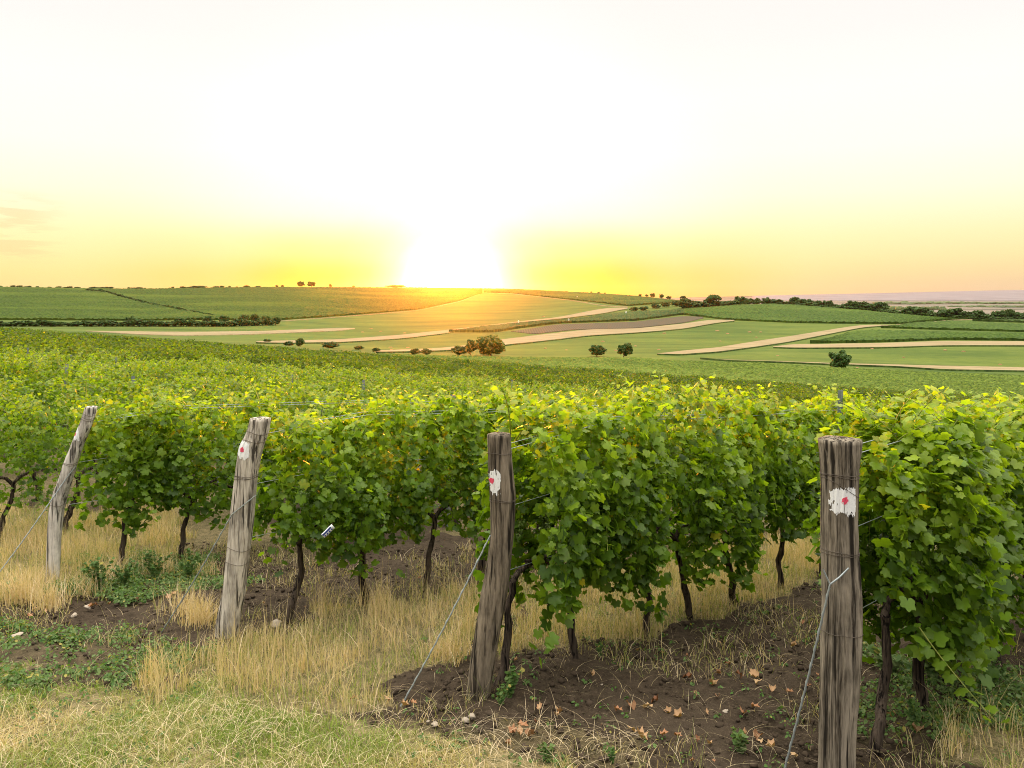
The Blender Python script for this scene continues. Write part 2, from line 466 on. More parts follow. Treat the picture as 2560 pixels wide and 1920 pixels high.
M['vfar'] = far_vine_mat('hill_vineyard', (.018, .042, .004), (.066, .100, .010), 1.1, (.09, .12, .012))
M['vmid'] = far_vine_mat('slope_vineyard', (.022, .048, .007), (.072, .115, .014), .2, (.09, .13, .018))
M['vpale'] = far_vine_mat('pale_vineyard', (.045, .075, .009), (.125, .165, .02), .05, (.14, .175, .025), .9)
M['vdark'] = far_vine_mat('dark_vineyard', (.02, .038, .009), (.06, .095, .018), .2, (.06, .09, .02))


def young_mat():
    t = NT('young_vineyard_soil'); v = t.coord((1, 1, 0)); w = t.n('ShaderNodeTexWave'); t.put(w.inputs['Vector'], v)
    w.inputs['Scale'].default_value = .2; w.inputs['Distortion'].default_value = 2.0
    n = t.noise(t.coord((.4, .4, 0)), 1, 4)
    c = t.mix(t.ramp(w.outputs['Fac'], [(.35, 0.0), (.75, 1.0)]), (.10, .073, .047), (.06, .058, .032)); c = t.mix(t.math('MULTIPLY', n, .5), c, (.085, .07, .042))
    return t.done(t.bsdf(c, .95, None, .05))


M['young'] = young_mat()

# ------------------------------------------------------------------ near ground zones (photo-pixel outlines projected on the ground)
ZONES = {
    'tall': [[(430, 1660), (560, 1600), (720, 1575), (850, 1520), (1150, 1480), (1290, 1470), (1230, 1560), (1175, 1660), (1010, 1735), (720, 1765), (480, 1745)],
             [(1250, 1600), (1330, 1450), (1500, 1420), (1700, 1370), (2060, 1350), (2060, 1440), (1930, 1480), (1800, 1530), (1650, 1590), (1450, 1620), (1300, 1650)],
             [(-200, 1260), (440, 1290), (480, 1400), (260, 1440), (100, 1480), (-200, 1560)],
             [(2440, 1800), (2700, 1740), (2700, 1990), (2420, 1960)]],
    'lawn': [[(-900, 1700), (-200, 1680), (0, 1655), (300, 1680), (480, 1725), (760, 1760), (980, 1800), (1150, 1840), (1350, 1930), (1700, 2600), (2000, 6000), (-6000, 6000), (-3000, 2000)]],
    'weed': [[(-300, 1540), (60, 1560), (200, 1590), (360, 1620), (500, 1660), (430, 1700), (250, 1700), (100, 1690), (-300, 1690)],
             [(150, 1400), (380, 1385), (560, 1400), (560, 1480), (420, 1500), (250, 1500), (150, 1480)],
             [(2150, 1640), (2350, 1640), (2640, 1700), (2640, 1800), (2450, 1850), (2200, 1840), (2140, 1750)]],
    'straw': [[(-300, 1830), (250, 1800), (560, 1735), (900, 1760), (1200, 1790), (1550, 1880), (1700, 2100), (-300, 2100)]],
}


def inside(poly, x, y):
    r = np.zeros(np.shape(x), bool); n = len(poly)
    for i in range(n):
        x0, y0 = poly[i]; x1, y1 = poly[(i + 1) % n]
        if y0 == y1: continue
        c = ((y0 > y) != (y1 > y)) & (x < (x1 - x0) * (y - y0) / (y1 - y0) + x0); r ^= c
    return r


def zone(name, X, Y, jit=.42):
    jx = (fbm(X * 2.3, Y * 2.3, 5) - .5) * 2 * jit; jy = (fbm(X * 2.3 + 50, Y * 2.3, 9) - .5) * 2 * jit
    Xa = X + jx; Ya = np.maximum(Y + jy, .3)
    x = 1280 + F * Xa / Ya; y = HY - F * (gz(Xa, Ya) - CAMZ) / Ya
    m = np.zeros(np.shape(X), bool)
    for p in ZONES[name]: m |= inside(p, x, y)
    return m


# ------------------------------------------------------------------ the ground sheet
def build_ground():
    a_in = np.linspace(-41, 41, 420); a_out = np.concatenate([np.linspace(41, 319, 90)[1:-1]])
    ang = np.radians(np.concatenate([a_in, a_out])); na = len(ang)
    rad = np.concatenate([[.4, .9, 1.4, 1.9, 2.4], np.arange(2.7, 9.5, .035), np.geomspace(9.6, 9800, 330)]); nr = len(rad)
    A, R = np.meshgrid(ang, rad); X = np.sin(A) * R; Y = np.cos(A) * R
    Z = gz(X, Y)
    near = 1 - sstep(9, 16, R)
    cl = fbm(X * 6, Y * 6, 3, 4) - .5; big = fbm(X * 1.1, Y * 1.1, 21, 3) - .5
    soil = 1 - (zone('lawn', X, Y) | zone('tall', X, Y))
    Z = Z + near * (big * .06 + cl * (.025 + .05 * soil)) + (1 - near) * 0 - .012
    cover = (zone('lawn', X, Y) * .85 + zone('tall', X, Y) * .75 + zone('weed', X, Y) * .2 + zone('straw', X, Y) * .3).clip(0, 1)
    inter = sstep(7.5, 9.5, R) * .55
    cover = np.maximum(cover, inter * (fbm(X * .8, Y * .8, 31) > .45))
    V = np.stack([X, Y, Z], -1).reshape(-1, 3)
    C = np.stack([cover, sstep(80, 115, R), sstep(1700, 2300, R)], -1).reshape(-1, 3)
    i = np.arange(nr - 1)[:, None] * na; j = np.arange(na)[None]; k = (j + 1) % na
    Q = np.stack([i + j, i + k, i + na + k, i + na + j], -1).reshape(-1, 4)
    V = np.concatenate([V, [[0, 0, float(gz(0, 0))]]]); C = np.concatenate([C, [[.8, 0, 0]]])
    T = np.stack([np.full(na, len(V) - 1), np.arange(na), (np.arange(na) + 1) % na], -1)[:, [0, 2, 1]]
    me = np_mesh('ground', V, [Q[:, [0, 3, 2, 1]], T], [M['ground']], None, C)
    tag(obj('ground', me), 'rolling ground: dark vineyard soil, grass and green meadows to the horizon', 'ground', kind='structure')


build_ground()


# ------------------------------------------------------------------ far fields draped over the hills
def drape(name, upper, lower, nx, ny, mat, lift, label, cat, kind, ymin=200, jit=0.0, ymax=9000):
    xs = np.linspace(max(upper[0][0], lower[0][0]), min(upper[-1][0], lower[-1][0]), nx)
    ux = np.interp(xs, [p[0] for p in upper], [p[1] for p in upper]); lx = np.interp(xs, [p[0] for p in lower], [p[1] for p in lower])
    ragged = .5 if mat is M['stubble'] else .3
    ux = ux + (fbm(xs * .12, xs * 0 + nx, 3) - .5) * 2.4 * ragged; lx = lx + (fbm(xs * .12, xs * 0 + nx, 8) - .5) * 2.4 * ragged
    P = np.zeros((nx, ny, 3)); YA = np.zeros(nx); YB = np.zeros(nx)
    for i, x in enumerate(xs):
        YA[i] = px_far(x, lx[i], ymin, ymax)[1]; YB[i] = max(px_far(x, ux[i], ymin, ymax, lift)[1], YA[i] + .4)
    ker = np.exp(-.5 * (np.arange(-6, 7) / 2.2) ** 2); ker /= ker.sum()
    YA, YB = (np.convolve(np.pad(q, 6, mode='edge'), ker, 'valid') for q in (YA, YB))
    for i, x in enumerate(xs):
        Yr = YA[i] + (YB[i] - YA[i]) * np.linspace(0, 1, ny); u = (x - 1280) / F
        P[i, :, 0] = u * Yr; P[i, :, 1] = Yr
    X = P[..., 0]; Y = P[..., 1]
    P[..., 2] = gz(X, Y) + lift + jit * (np.random.default_rng(nx).random(X.shape) - .5)
    V = P.reshape(-1, 3)
    i = np.arange(nx - 1)[:, None] * ny; j = np.arange(ny - 1)[None]
    Q = np.stack([i + j, i + ny + j, i + ny + j + 1, i + j + 1], -1).reshape(-1, 4)
    faces = [Q]
    ring = [a * ny for a in range(nx)] + [(nx - 1) * ny + b for b in range(1, ny)] + [a * ny + ny - 1 for a in range(nx - 2, -1, -1)] + [b for b in range(ny - 2, 0, -1)]
    low = V[ring].copy(); low[:, 2] -= lift + .6; n0 = len(V); V = np.concatenate([V, low]); m = len(ring)
    faces.append(np.array([(ring[a], n0 + a, n0 + (a + 1) % m, ring[(a + 1) % m]) for a in range(m)]))
    me = np_mesh(name, V, faces, [mat], smooth=jit == 0)
    return tag(obj(name, me), label, cat, kind=kind)


def crest(x0, x1, n=60, d=0.0):
    out = []
    for x in np.linspace(x0, x1, n):
        Ys = np.geomspace(500, 2200, 400); yy = tab_y(np.full_like(Ys, (x - 1280) / F), Ys); out.append((x, float(yy.min()) + d))
    return out


ST = 'structure'
drape('far_vineyard', crest(-420, 1206), [(-420, 800), (0, 800), (330, 802), (520, 800), (690, 801), (850, 790), (1044, 774), (1153, 751), (1206, 732)], 420, 170, M['vfar'], 1.5,
      'broad vineyard covering the left hill up to the setting sun', 'vineyard', 'stuff', 450, 1.1)
drape('far_vineyard', crest(1210, 1800), [(1210, 731), (1278, 733), (1433, 750), (1569, 765), (1640, 760), (1700, 756), (1800, 750)], 160, 60, M['vfar'], 1.5,
      'strip of vineyard along the crest right of the sunset', 'vineyard', 'stuff', 650, 1.0, 1450)
drape('far_vineyard', [(1692, 780), (1700, 772), (1778, 767), (1855, 761), (1933, 759), (2011, 762), (2089, 768), (2244, 784), (2361, 794), (2431, 797)],
      [(1692, 785), (1700, 786), (1817, 800), (1972, 807), (2089, 809), (2256, 810), (2322, 804), (2431, 798.5)], 220, 70, M['vmid'], 1.4,
      'rounded green vineyard hill below the row of trees on the right', 'vineyard', 'stuff', 420, .8, 830)
drape('far_vineyard', [(1122, 829), (1200, 815), (1297, 807), (1433, 796), (1550, 780), (1712, 772.5)], [(1122, 831), (1239, 831), (1297, 821), (1394, 809), (1589, 802), (1712, 786)],
      150, 24, M['vdark'], 1.5, 'crescent of dark vines above the bare young vineyard', 'vineyard', 'stuff', 300, .8)
drape('far_vineyard', [(2025, 858), (2060, 848), (2128, 827), (2186, 824), (2361, 829), (2560, 832), (2800, 836)], [(2025, 859), (2205, 856), (2361, 850), (2560, 852), (2800, 856)],
      140, 30, M['vmid'], 1.3, 'tongue shaped vineyard between the two sandy strips on the right', 'vineyard', 'stuff', 280, .7)
drape('far_vineyard', [(2202, 818), (2283, 805.5), (2380, 801), (2440, 804.5), (2560, 808), (2800, 812)], [(2202, 820), (2361, 825), (2560, 830), (2800, 834)], 110, 24, M['vmid'], 1.3,
      'upper vineyard block at the right edge under the treeline', 'vineyard', 'stuff', 350, .7)
drape('far_vineyard', [(2431, 800), (2560, 798), (2800, 800)], [(2431, 803), (2560, 807), (2800, 811)], 60, 14, M['vdark'], 1.5,
      'narrow dark vine block just under the trees at right', 'vineyard', 'stuff', 350, .7)
drape('far_vineyard', [(700, 880), (850, 885), (1000, 887), (1280, 893), (1600, 895), (1700, 902), (1920, 908), (2069, 918), (2244, 926), (2560, 939), (2900, 955)],
      [(700, 925), (850, 925), (1000, 930), (1280, 945), (1600, 965), (1700, 970), (1920, 988), (2069, 998), (2244, 1008), (2560, 1028), (2900, 1050)], 420, 110, M['vpale'], 1.3,
      'pale green vineyard sloping to the meadows beyond the near rows', 'vineyard', 'stuff', 104, .55)
drape('young_vineyard', [(1278, 828), (1336, 820), (1394, 811), (1589, 804), (1710, 790), (1758, 792)], [(1278, 829), (1336, 836), (1433, 825), (1589, 821), (1710, 807.5), (1758, 796)],
      120, 24, M['young'], .35, 'bare brown young vineyard with faint rows in the middle of the slope', 'field', ST, 300)
STR = [
    ([(214, 827), (467, 829.5), (661, 827), (760, 823), (860, 819), (887, 820)], [(214, 828.5), (350, 837), (455, 840), (622, 837), (860, 827), (887, 821.5)], 'pale stubble strip below the dark hedge on the left', 330),
    ([(640, 853), (700, 851.5), (850, 848), (1005, 836.6), (1122, 824), (1180, 817), (1278, 805.5), (1394, 793), (1511, 770), (1569, 769)],
     [(640, 857.5), (700, 859), (850, 857), (1005, 847.5), (1122, 833), (1180, 821), (1278, 808), (1394, 798), (1511, 784), (1569, 771)], 'long sandy strip curving up below the orange meadow', 290),
    ([(940, 876), (1083, 871), (1161, 864), (1239, 850), (1355, 836), (1472, 823), (1589, 821), (1710, 809), (1778, 798.5), (1836, 800)],
     [(940, 883), (1083, 879), (1161, 875), (1239, 866), (1355, 854), (1472, 840), (1589, 833), (1710, 823), (1778, 810), (1836, 802)], 'broad sandy strip running behind the round tree clump', 240),
    ([(1643, 884), (1700, 877), (1797, 868), (1894, 852), (1972, 840.5), (2050, 828), (2147, 813), (2182, 811.5), (2244, 812)],
     [(1643, 886.5), (1700, 888), (1797, 881), (1894, 868), (1972, 856), (2050, 840.5), (2147, 821), (2182, 817), (2244, 813.5)], 'wide sandy strip climbing to the right hill', 240),
    ([(1933, 868), (1972, 860), (2050, 860), (2205, 857), (2361, 852), (2560, 853), (2850, 856)], [(1933, 869), (1972, 871), (2050, 871), (2205, 870), (2361, 865), (2560, 865), (2850, 868)],
     'level sandy strip above the right meadow', 270),
    ([(1750, 894), (1817, 899), (1933, 902), (2069, 907), (2244, 911), (2361, 914), (2560, 918), (2850, 926)], [(1750, 896), (1817, 903), (1933, 906), (2069, 912), (2244, 918), (2361, 926), (2560, 929), (2850, 938)],
     'thin pale track edge below the right meadow', 225),
]
for up, lo, lab, ym in STR:
    drape('stubble_strip', up, lo, 110, 14, M['stubble'], .35, lab, 'stubble field', ST, ym)
for up, lo, lab, ym in STR[1:]:
    drape('grass_verge', [(x, y + .2) for x, y in lo], [(x, y + 1.3) for x, y in lo], 110, 4, M['vdark'], .55, 'dark grassy verge under the ' + lab.split(' ', 1)[1], 'verge', ST, ym)
for up, lo, lab, ym in [
    ([(690, 802.5), (850, 791.5), (1044, 775.5), (1153, 752.5), (1200, 733)], [(690, 804.5), (850, 793), (1044, 777), (1153, 754.3), (1200, 734.2)], 'pale track along the foot of the left hill vineyard', 450),
    ([(1200, 731.5), (1278, 733.5), (1433, 750.5), (1511, 764), (1569, 767)], [(1200, 732.5), (1278, 735), (1433, 752), (1511, 766), (1569, 769)], 'pale track running down right of the sunset', 600),
    ([(2240, 811), (2322, 804.5), (2380, 799.5), (2431, 797.5)], [(2240, 813.5), (2322, 806.5), (2380, 801.5), (2431, 799.5)], 'short pale track under the right vineyard hill', 420)]:
    drape('track', up, lo, 90, 6, M['stubble'], .5, lab, 'track', ST, ym)

# ------------------------------------------------------------------ leaves
_half = [(0, 1.0), (9, .90), (17, .80), (27, .70), (38, .80), (50, .94), (60, .86), (72, .70), (84, .66), (98, .76), (114, .82), (128, .72), (146, .64), (164, .42), (176, .12)]


def leaf_shape(detail=2):
    if detail == 2: h = _half
    elif detail == 1: h = [(0, 1.0), (27, .66), (50, .94), (80, .62), (114, .78), (150, .55), (176, .12)]
    else: h = [(0, 1.0), (50, .9), (120, .75), (176, .2)]
    pts = [(math.radians(a), r) for a, r in h] + [(math.radians(360 - a), r) for a, r in reversed(h) if a > 0]
    x = np.array([-math.sin(a) * r for a, r in pts]); y = np.array([math.cos(a) * r for a, r in pts])
    x = np.append(x, 0); y = np.append(y, 0.0)
    z = -.22 * np.abs(x) - .16 * y * np.abs(y) + .05 * np.cos(x * 9) * np.abs(x)
    V = np.stack([x * 1.02, y + .12, z], -1); n = len(pts)
    T = np.stack([np.full(n, n), np.arange(n), (np.arange(n) + 1) % n], -1)
    return V, T


LV = [leaf_shape(0), leaf_shape(1), leaf_shape(2)]


def unit(a): return a / (np.linalg.norm(a, axis=-1, keepdims=True) + 1e-9)


def leaves(pos, nrm, tip, size, detail, col, r):
    """Arrays for many leaves: base point, blade normal, tip direction."""
    Vl, T = LV[detail]; n = len(pos); m = len(Vl)
    nrm = unit(nrm); tip = unit(tip - (tip * nrm).sum(-1, keepdims=True) * nrm); side = np.cross(tip, nrm)
    curl = r.uniform(.1, 2.6, (n, 1)); asp = r.uniform(.88, 1.1, (n, 1))
    V = pos[:, None] + size[:, None, None] * (Vl[None, :, 0, None] * asp[..., None] * side[:, None] + Vl[None, :, 1, None] * tip[:, None] + (Vl[None, :, 2] * curl)[..., None] * nrm[:, None])
    Fc = T[None] + (np.arange(n) * m)[:, None, None]
    return V.reshape(-1, 3), Fc.reshape(-1, 3), np.repeat(col, m, 0)


def vine_foliage(seed, n, detail, zb=.5, zt=1.68, half=.42, thick=.30, shoots=5, yk=1.0, sk=1.0):
    r = np.random.default_rng(seed); mb = MB()
    s = r.uniform(-half - .06, half + .06, n)
    lump = fbm(s * 3 + seed * 7, np.zeros(n) + seed, seed, 2)
    zlo = zb + .34 * (fbm(s * 5 + seed, np.full(n, 2.0), seed + 3, 2) - .5) * 2
    zhi = zt + .20 * (fbm(s * 4 + seed, np.full(n, 7.0), seed + 5, 2) - .5) * 2
    q = r.beta(1.15, 1.0, n); z = zlo + (zhi - zlo) * q
    hol = fbm(s * 4.2 + seed * 3, z * 4.2, seed + 17, 2)
    kp = r.random(n) < np.clip((hol - .33) * 4.8, .05, 1); s, q, z, lump, zlo, zhi = (v[kp] for v in (s, q, z, lump, zlo, zhi)); n = len(s)
    w = thick * (.50 + .85 * lump) * (.55 + .9 * np.sqrt(np.clip(np.sin(np.pi * np.clip(q * .86 + .12, 0, 1)), 0, 1)))
    sd_ = np.where(r.random(n) < .5, -1, 1); y = sd_ * w * np.sqrt(r.uniform(.12, 1.0, n))
    pos = np.stack([s, y, z], -1)
    topf = sstep(.72, 1.0, q)[:, None]; top_light = sstep(.34, .98, q)  # upper leaves paler by height: light painted in along with real youth
    nr = np.stack([r.normal(0, .45, n), sd_ * .75, np.full(n, .8)], -1) * (1 - topf * .6) + topf * np.stack([r.normal(0, .5, n), r.normal(0, .5, n), np.full(n, .8)], -1) + r.normal(0, .72, (n, 3))
    tp = np.stack([r.normal(0, .75, n), sd_ * .35 + r.normal(0, .3, n), np.full(n, -.9)], -1) * (1 - topf * .5) + r.normal(0, .45, (n, 3)) * topf
    size = sk * r.uniform(.022, .058, n) * (1 - .15 * topf[:, 0])
    col = np.stack([r.beta(.75, .95, n), np.clip(.78 * yk * top_light * r.random(n) ** 1.1 + .30 * r.random(n) ** 3, 0, 1), (r.random(n) < .0025) * r.uniform(.5, 1, n)], -1)
    V, T, C = leaves(pos, nr, tp, size, detail, col, r); mb.add(V, T, 0, C)
    for k in range(shoots):          # upright and hanging shoots
        a = np.array([r.uniform(-half, half), r.uniform(-.14, .14), zt - .18]); up = True
        if k % 4 == 3: a = np.array([r.uniform(-half, half), r.choice([-1, 1]) * thick * .8, r.uniform(zb + .2, zb + .6)]); up = False
        m = 7; L_ = r.uniform(.18, .46)
        t = np.linspace(0, 1, m)[:, None]
        lean = np.array([r.normal(0, .3), r.normal(0, .3), 1.0]) if up else np.array([r.normal(0, .3), np.sign(a[1]) * .35, -.8])
        P = a + t * lean * L_ + (t ** 2) * np.array([r.normal(0, .12), r.normal(0, .12), -.08])
        if detail > 0:
            TV, TQ = tube(P, np.linspace(.0042, .0016, m), 4); mb.add(TV, TQ, 1)
        k_ = 15 if detail else 6
        tt = np.linspace(.15, 1, k_); pos = np.stack([np.interp(tt, t[:, 0], P[:, i]) for i in range(3)], -1)
        alt = np.where(np.arange(k_) % 2 == 0, 1, -1)
        d = r.uniform(0, 6.28); out = np.stack([np.cos(d) * alt, np.sin(d) * alt, r.uniform(-.2, .5, k_)], -1)
        pos = pos + out * .03
        nr = np.stack([r.normal(0, .5, k_), r.normal(0, .5, k_), np.full(k_, .8)], -1)
        sz = (.056 - .030 * tt) * r.uniform(.8, 1.15, k_)
        col = np.stack([r.random(k_), np.clip(yk * (.30 + .55 * tt) + r.normal(0, .1, k_), 0, 1) if up else .3 * tt, np.zeros(k_)], -1)
        V, T, C = leaves(pos, nr, out + np.array([0, 0, -.35]), sz, detail, col, r); mb.add(V, T, 0, C)
    return mb


def trunk_mesh(seed, h=.62, lean=.1, rad=.022, arms=(-1, 1)):
    r = np.random.default_rng(seed); m = 12; t = np.linspace(0, 1, m)
    dx = np.cumsum(r.normal(0, .012, m)) + lean * t + .02 * np.sin(t * 5 + seed); dy = np.cumsum(r.normal(0, .008, m))
    P = np.stack([dx - dx[0], dy - dy[0], -.05 + (h + .05) * t], -1)
    R = rad * (1.25 - .45 * t) * (1 + r.normal(0, .09, m)); R[0] *= 1.25; R[-1] *= 1.2
    mb = MB(); V, Q = tube(P, R, 9); mb.add(V, Q)
    top = P[-1]
    for sgn in arms:                # the old arms along the wire
        k = 7; tt = np.linspace(0, 1, k)
        A = np.stack([top[0] + sgn * .34 * tt, top[1] + r.normal(0, .008, k).cumsum(), top[2] - .02 + .16 * np.sqrt(tt) + r.normal(0, .006, k)], -1)
        V, Q = tube(A, np.linspace(rad * .85, rad * .4, k), 7); mb.add(V, Q)
    return mb.mesh('trunk', [M['trunk']])


def cluster_mesh(seed):
    r = np.random.default_rng(seed); mb = MB()
    BV, BF = blob(1, 7, 5, 0.0)
    for i in range(58):
        q = r.random() ** .8; rad = .036 * (1 - q) ** .6 * (1 if q > .12 else 1.1); a = r.uniform(0, 6.28)
        c = np.array([math.cos(a) * rad * r.uniform(.6, 1), math.sin(a) * rad * r.uniform(.6, 1), -.015 - q * .135])
        mb.add(BV * r.uniform(.0065, .0085) + c, BF)
    V, Q = tube([(0, 0, .05), (.003, 0, .02), (0, 0, -.03), (0, 0, -.12)], [.0025, .0022, .002, .001], 5); mb.add(V, Q, 1)
    return mb.mesh('grape_cluster', [M['berry'], M['stem']])


MATS_V = [M['leaf'], M['stem']]
NEAR = [vine_foliage(100 + i, 2300, 2, .44, 1.52, .34, .235, 11, 1.15, .88).mesh('foliage', MATS_V) for i in range(9)]
LOW = [vine_foliage(150 + i, 3000, 2, .40, 1.55, .37, .235, 12, 1.15, .86).mesh('foliage', MATS_V) for i in range(4)]
MID = [vine_foliage(200 + i, 1500, 1, .44, 1.48, .36, .25, 6, .62, .78).mesh('foliage', MATS_V) for i in range(8)]
TRUNKS = [trunk_mesh(300 + i, .62, l, rr) for i, (l, rr) in enumerate([(.05, .026), (-.08, .022), (.12, .028), (-.12, .024), (.02, .021), (.08, .023), (.18, .030)])]
TRUNK_E = [trunk_mesh(350 + i, .62, .08 + .06 * i, .024, (1,)) for i in range(2)]
CLUST = [cluster_mesh(400 + i) for i in range(4)]

# ------------------------------------------------------------------ posts, rows, vines
DIR = np.array([math.sin(math.radians(48)), math.cos(math.radians(48))]); PERP = np.array([-DIR[1], DIR[0]])
POSTS = [  # sections: photo centre x, y, width; nearest first
    dict(sec=[(2100, 1098, 104), (2101, 1125, 103), (2100, 1160, 95), (2099, 1250, 94), (2099, 1370, 94), (2105, 1500, 100), (2104, 1600, 103), (2100, 1720, 98), (2093, 1850, 88), (2092, 1945, 92)], foot=1935,
         mat='wood_grey', mark=(2096, 1242, 64, 72, 2095, 1240, 9.5), wraps=[(1181, 0), (1187, 4), (1215, 26), (1372, 3), (1378, 0), (1573, 0)]),
    dict(sec=[(1248, 1085, 58), (1250, 1120, 60), (1253, 1180, 63), (1258, 1240, 65), (1256, 1330, 58), (1249, 1400, 60), (1236, 1480, 64), (1222, 1562, 65), (1207, 1650, 62), (1195, 1745, 58)], foot=1735,
         mat='wood_dark', mark=(1237, 1199, 31, 58, 1231, 1197, 7.5), wraps=[(1130, 0), (1245, 2), (1249, 0)]),
    dict(sec=[(651, 1046, 52), (645, 1080, 56), (631, 1110, 60), (624, 1140, 58), (616, 1190, 56), (605, 1300, 59), (594, 1400, 57), (585, 1480, 57), (571, 1550, 59), (564, 1600, 56)], foot=1590,
         mat='wood_mid', mark=(617, 1121, 36, 44, 614, 1120, 6), wraps=[(1080, 5), (1100, 4), (1187, 0), (1190, 2), (1193, -2), (1368, 5), (1403, 3)]),
    dict(sec=[(228, 1017, 28), (222, 1040, 31), (208, 1080, 31), (195, 1107, 30), (176, 1158, 33), (164, 1200, 34), (152, 1232, 36), (141, 1278, 35), (136, 1340, 32), (133, 1426, 31), (131, 1460, 30)], foot=1450,
         mat='wood_pale', mark=(197, 1083, 18, 34, 192, 1084, 4.5), wraps=[(1036, 3), (1044, 3), (1049, 2), (1157, 0), (1160, 2), (1261, 0)]),
]
PLAB = ['thick upright grey-brown wooden post with a wide flared top and white red-dotted blaze', 'dark brown bark-like wooden post leaning right with white blaze on its left edge',
        'pale split wooden post with a cracked foot and square white blaze', 'thin whitish crooked wooden post at the left edge of the photo']
PNAME = ['thick upright post', 'dark brown post', 'pale split post', 'thin crooked post']


def build_post(i, P):
    u = (P['sec'][-1][0] - 1280) / F; Ys = np.geomspace(2.5, 12, 4000)
    Yd = float(Ys[np.argmax(HY - F * (gz(u * Ys, Ys) - CAMZ) / Ys <= P['foot'])])
    sec = np.array(P['sec'], float); m = 90; n = 64
    yy = np.linspace(sec[0, 1], sec[-1, 1] + 22, m)
    xc = np.interp(yy, sec[:, 1], sec[:, 0]); w = np.interp(yy, sec[:, 1], sec[:, 2]) * (.94 if i == 0 else .98)
    for _ in range(3):
        xc[1:-1] = (xc[:-2] + 2 * xc[1:-1] + xc[2:]) / 4; w[1:-1] = (w[:-2] + 2 * w[1:-1] + w[2:]) / 4
    foot = ((sec[-1, 0] - 1280) / F * Yd, Yd); root = empty('wooden_post', (foot[0], foot[1], float(gz(*foot))))
    o = np.array(root.location)
    Cx = (xc - 1280) / F * Yd; Cz = CAMZ + (HY - yy) / F * Yd; Rd = w / 2 / F * Yd
    rough = .10 if i < 2 else .07

    def surf(th, y, lift=0.0):
        th = np.asarray(th, float); y = np.asarray(y, float)
        c = np.interp(y, yy, Cx); z = np.interp(y, yy, Cz); R = np.interp(y, yy, Rd)
        g = vnoise(np.cos(th) * 3.1 + 9 + .4 * np.sin(y * .01), np.sin(th) * 3.1 + y * .004 + i * 5, i) - .5
        g2 = vnoise(np.cos(th) * 9 + 20 + .3 * np.sin(y * .013), np.sin(th) * 9 + y * .012, i + 7) - .5
        g3 = vnoise(np.cos(th) * 22 + 20, np.sin(th) * 22 + y * .02, i + 17) - .5
        R = R * (1 + rough * (g * 1.3 + g2 * 1.0 + g3 * .5)) + lift
        return np.stack([c + R * np.sin(th) - o[0], Yd - R * np.cos(th) - o[1], z - o[2] + 0 * th], -1)
    th = np.linspace(0, 2 * np.pi, n, endpoint=False)
    TH, YY = np.meshgrid(th, yy); V = surf(TH, YY)
    top = V[0].copy(); V[0, :, 2] += .006 * (vnoise(np.cos(th) * 4, np.sin(th) * 4, 3) - .5)
    V = V.reshape(-1, 3)
    a = np.arange(m - 1)[:, None] * n; j = np.arange(n)[None]; k = (j + 1) % n
    Q = np.stack([a + j, a + n + j, a + n + k, a + k], -1).reshape(-1, 4)
    cc = top.mean(0); inner = cc + (top - cc) * .55; inner[:, 2] += .004 + .012 * (vnoise(np.cos(th) * 6, np.sin(th) * 6, 8) - .5)
    n0 = len(V); V = np.concatenate([V, inner, [cc + (0, 0, -.004)]])
    Q2 = np.stack([np.arange(n), (np.arange(n) + 1) % n, n0 + (np.arange(n) + 1) % n, n0 + np.arange(n)], -1)
    T = np.stack([n0 + np.arange(n), n0 + (np.arange(n) + 1) % n, np.full(n, n0 + n)], -1)
    obj('shaft', np_mesh('shaft', V, [Q, Q2, T], [M[P['mat']]]), root)
    # painted blaze: ragged patch of white with a red dot, following the surface
    mx, my, mw, mh, dx, dy, dr = P['mark']

    def patch(x0, y0, hw, hh, kind, lift):
        nn = 130; ys = np.linspace(y0 - hh * 1.2, y0 + hh * 1.3, nn); ex = np.linspace(-1.25, 1.25, nn)
        R = np.interp(ys, yy, w) / 2; c = np.interp(ys, yy, xc)
        X_ = x0 + ex[None] * hw + 0 * ys[:, None]; Y_ = ys[:, None] + 0 * ex[None]
        sn = np.clip((X_ - c[:, None]) / R[:, None], -.985, .985); TH = np.arcsin(sn)
        Vp = surf(TH, Y_, lift).reshape(-1, 3)
        fx = (X_ - x0) / hw; fy = (Y_ - y0) / hh
        if kind == 'blaze':
            d = (np.abs(fx + .12 * fy) ** 7 + np.abs(fy - .1 * fx) ** 7) ** .1429 + .5 * (fbm(X_ * .07, Y_ * .05, i + 3, 2) - .5) + .45 * (fbm(X_ * .35, Y_ * .09, i + 23, 2) - .5) + .22 * (vnoise(X_ * .7, Y_ * .1, i + 11) - .5) + .12 * np.abs(fx * fy)
            keep = (d < .96) & (np.abs(sn) < .98)
            hole = (vnoise(X_ * .8, Y_ * .10, i + 31) > .90) & (np.maximum(np.abs(fx), np.abs(fy)) > .55); keep &= ~hole
        else:
            d = np.sqrt(fx ** 2 + fy ** 2) + .45 * (vnoise(X_ * .22, Y_ * .22, i + 5) - .5) + .35 * (vnoise(X_ * .9, Y_ * .3, i + 6) - .5); keep = d < .95
        kc = keep[:-1, :-1] & keep[1:, :-1] & keep[:-1, 1:] & keep[1:, 1:]
        aa, bb = np.nonzero(kc); idx = aa * nn + bb
        return Vp, np.stack([idx, idx + nn, idx + nn + 1, idx + 1], -1)
    Vp, Qp = patch(mx, my, mw / 2, mh / 2, 'blaze', .0022); bl = obj('painted_blaze', np_mesh('painted_blaze', Vp, [Qp], [M['paint_white']]), root)
    Vp, Qp = patch(dx, dy, dr * .9, dr, 'dot', .0036); obj('red_dot', np_mesh('red_dot', Vp, [Qp], [M['paint_red']]), bl)
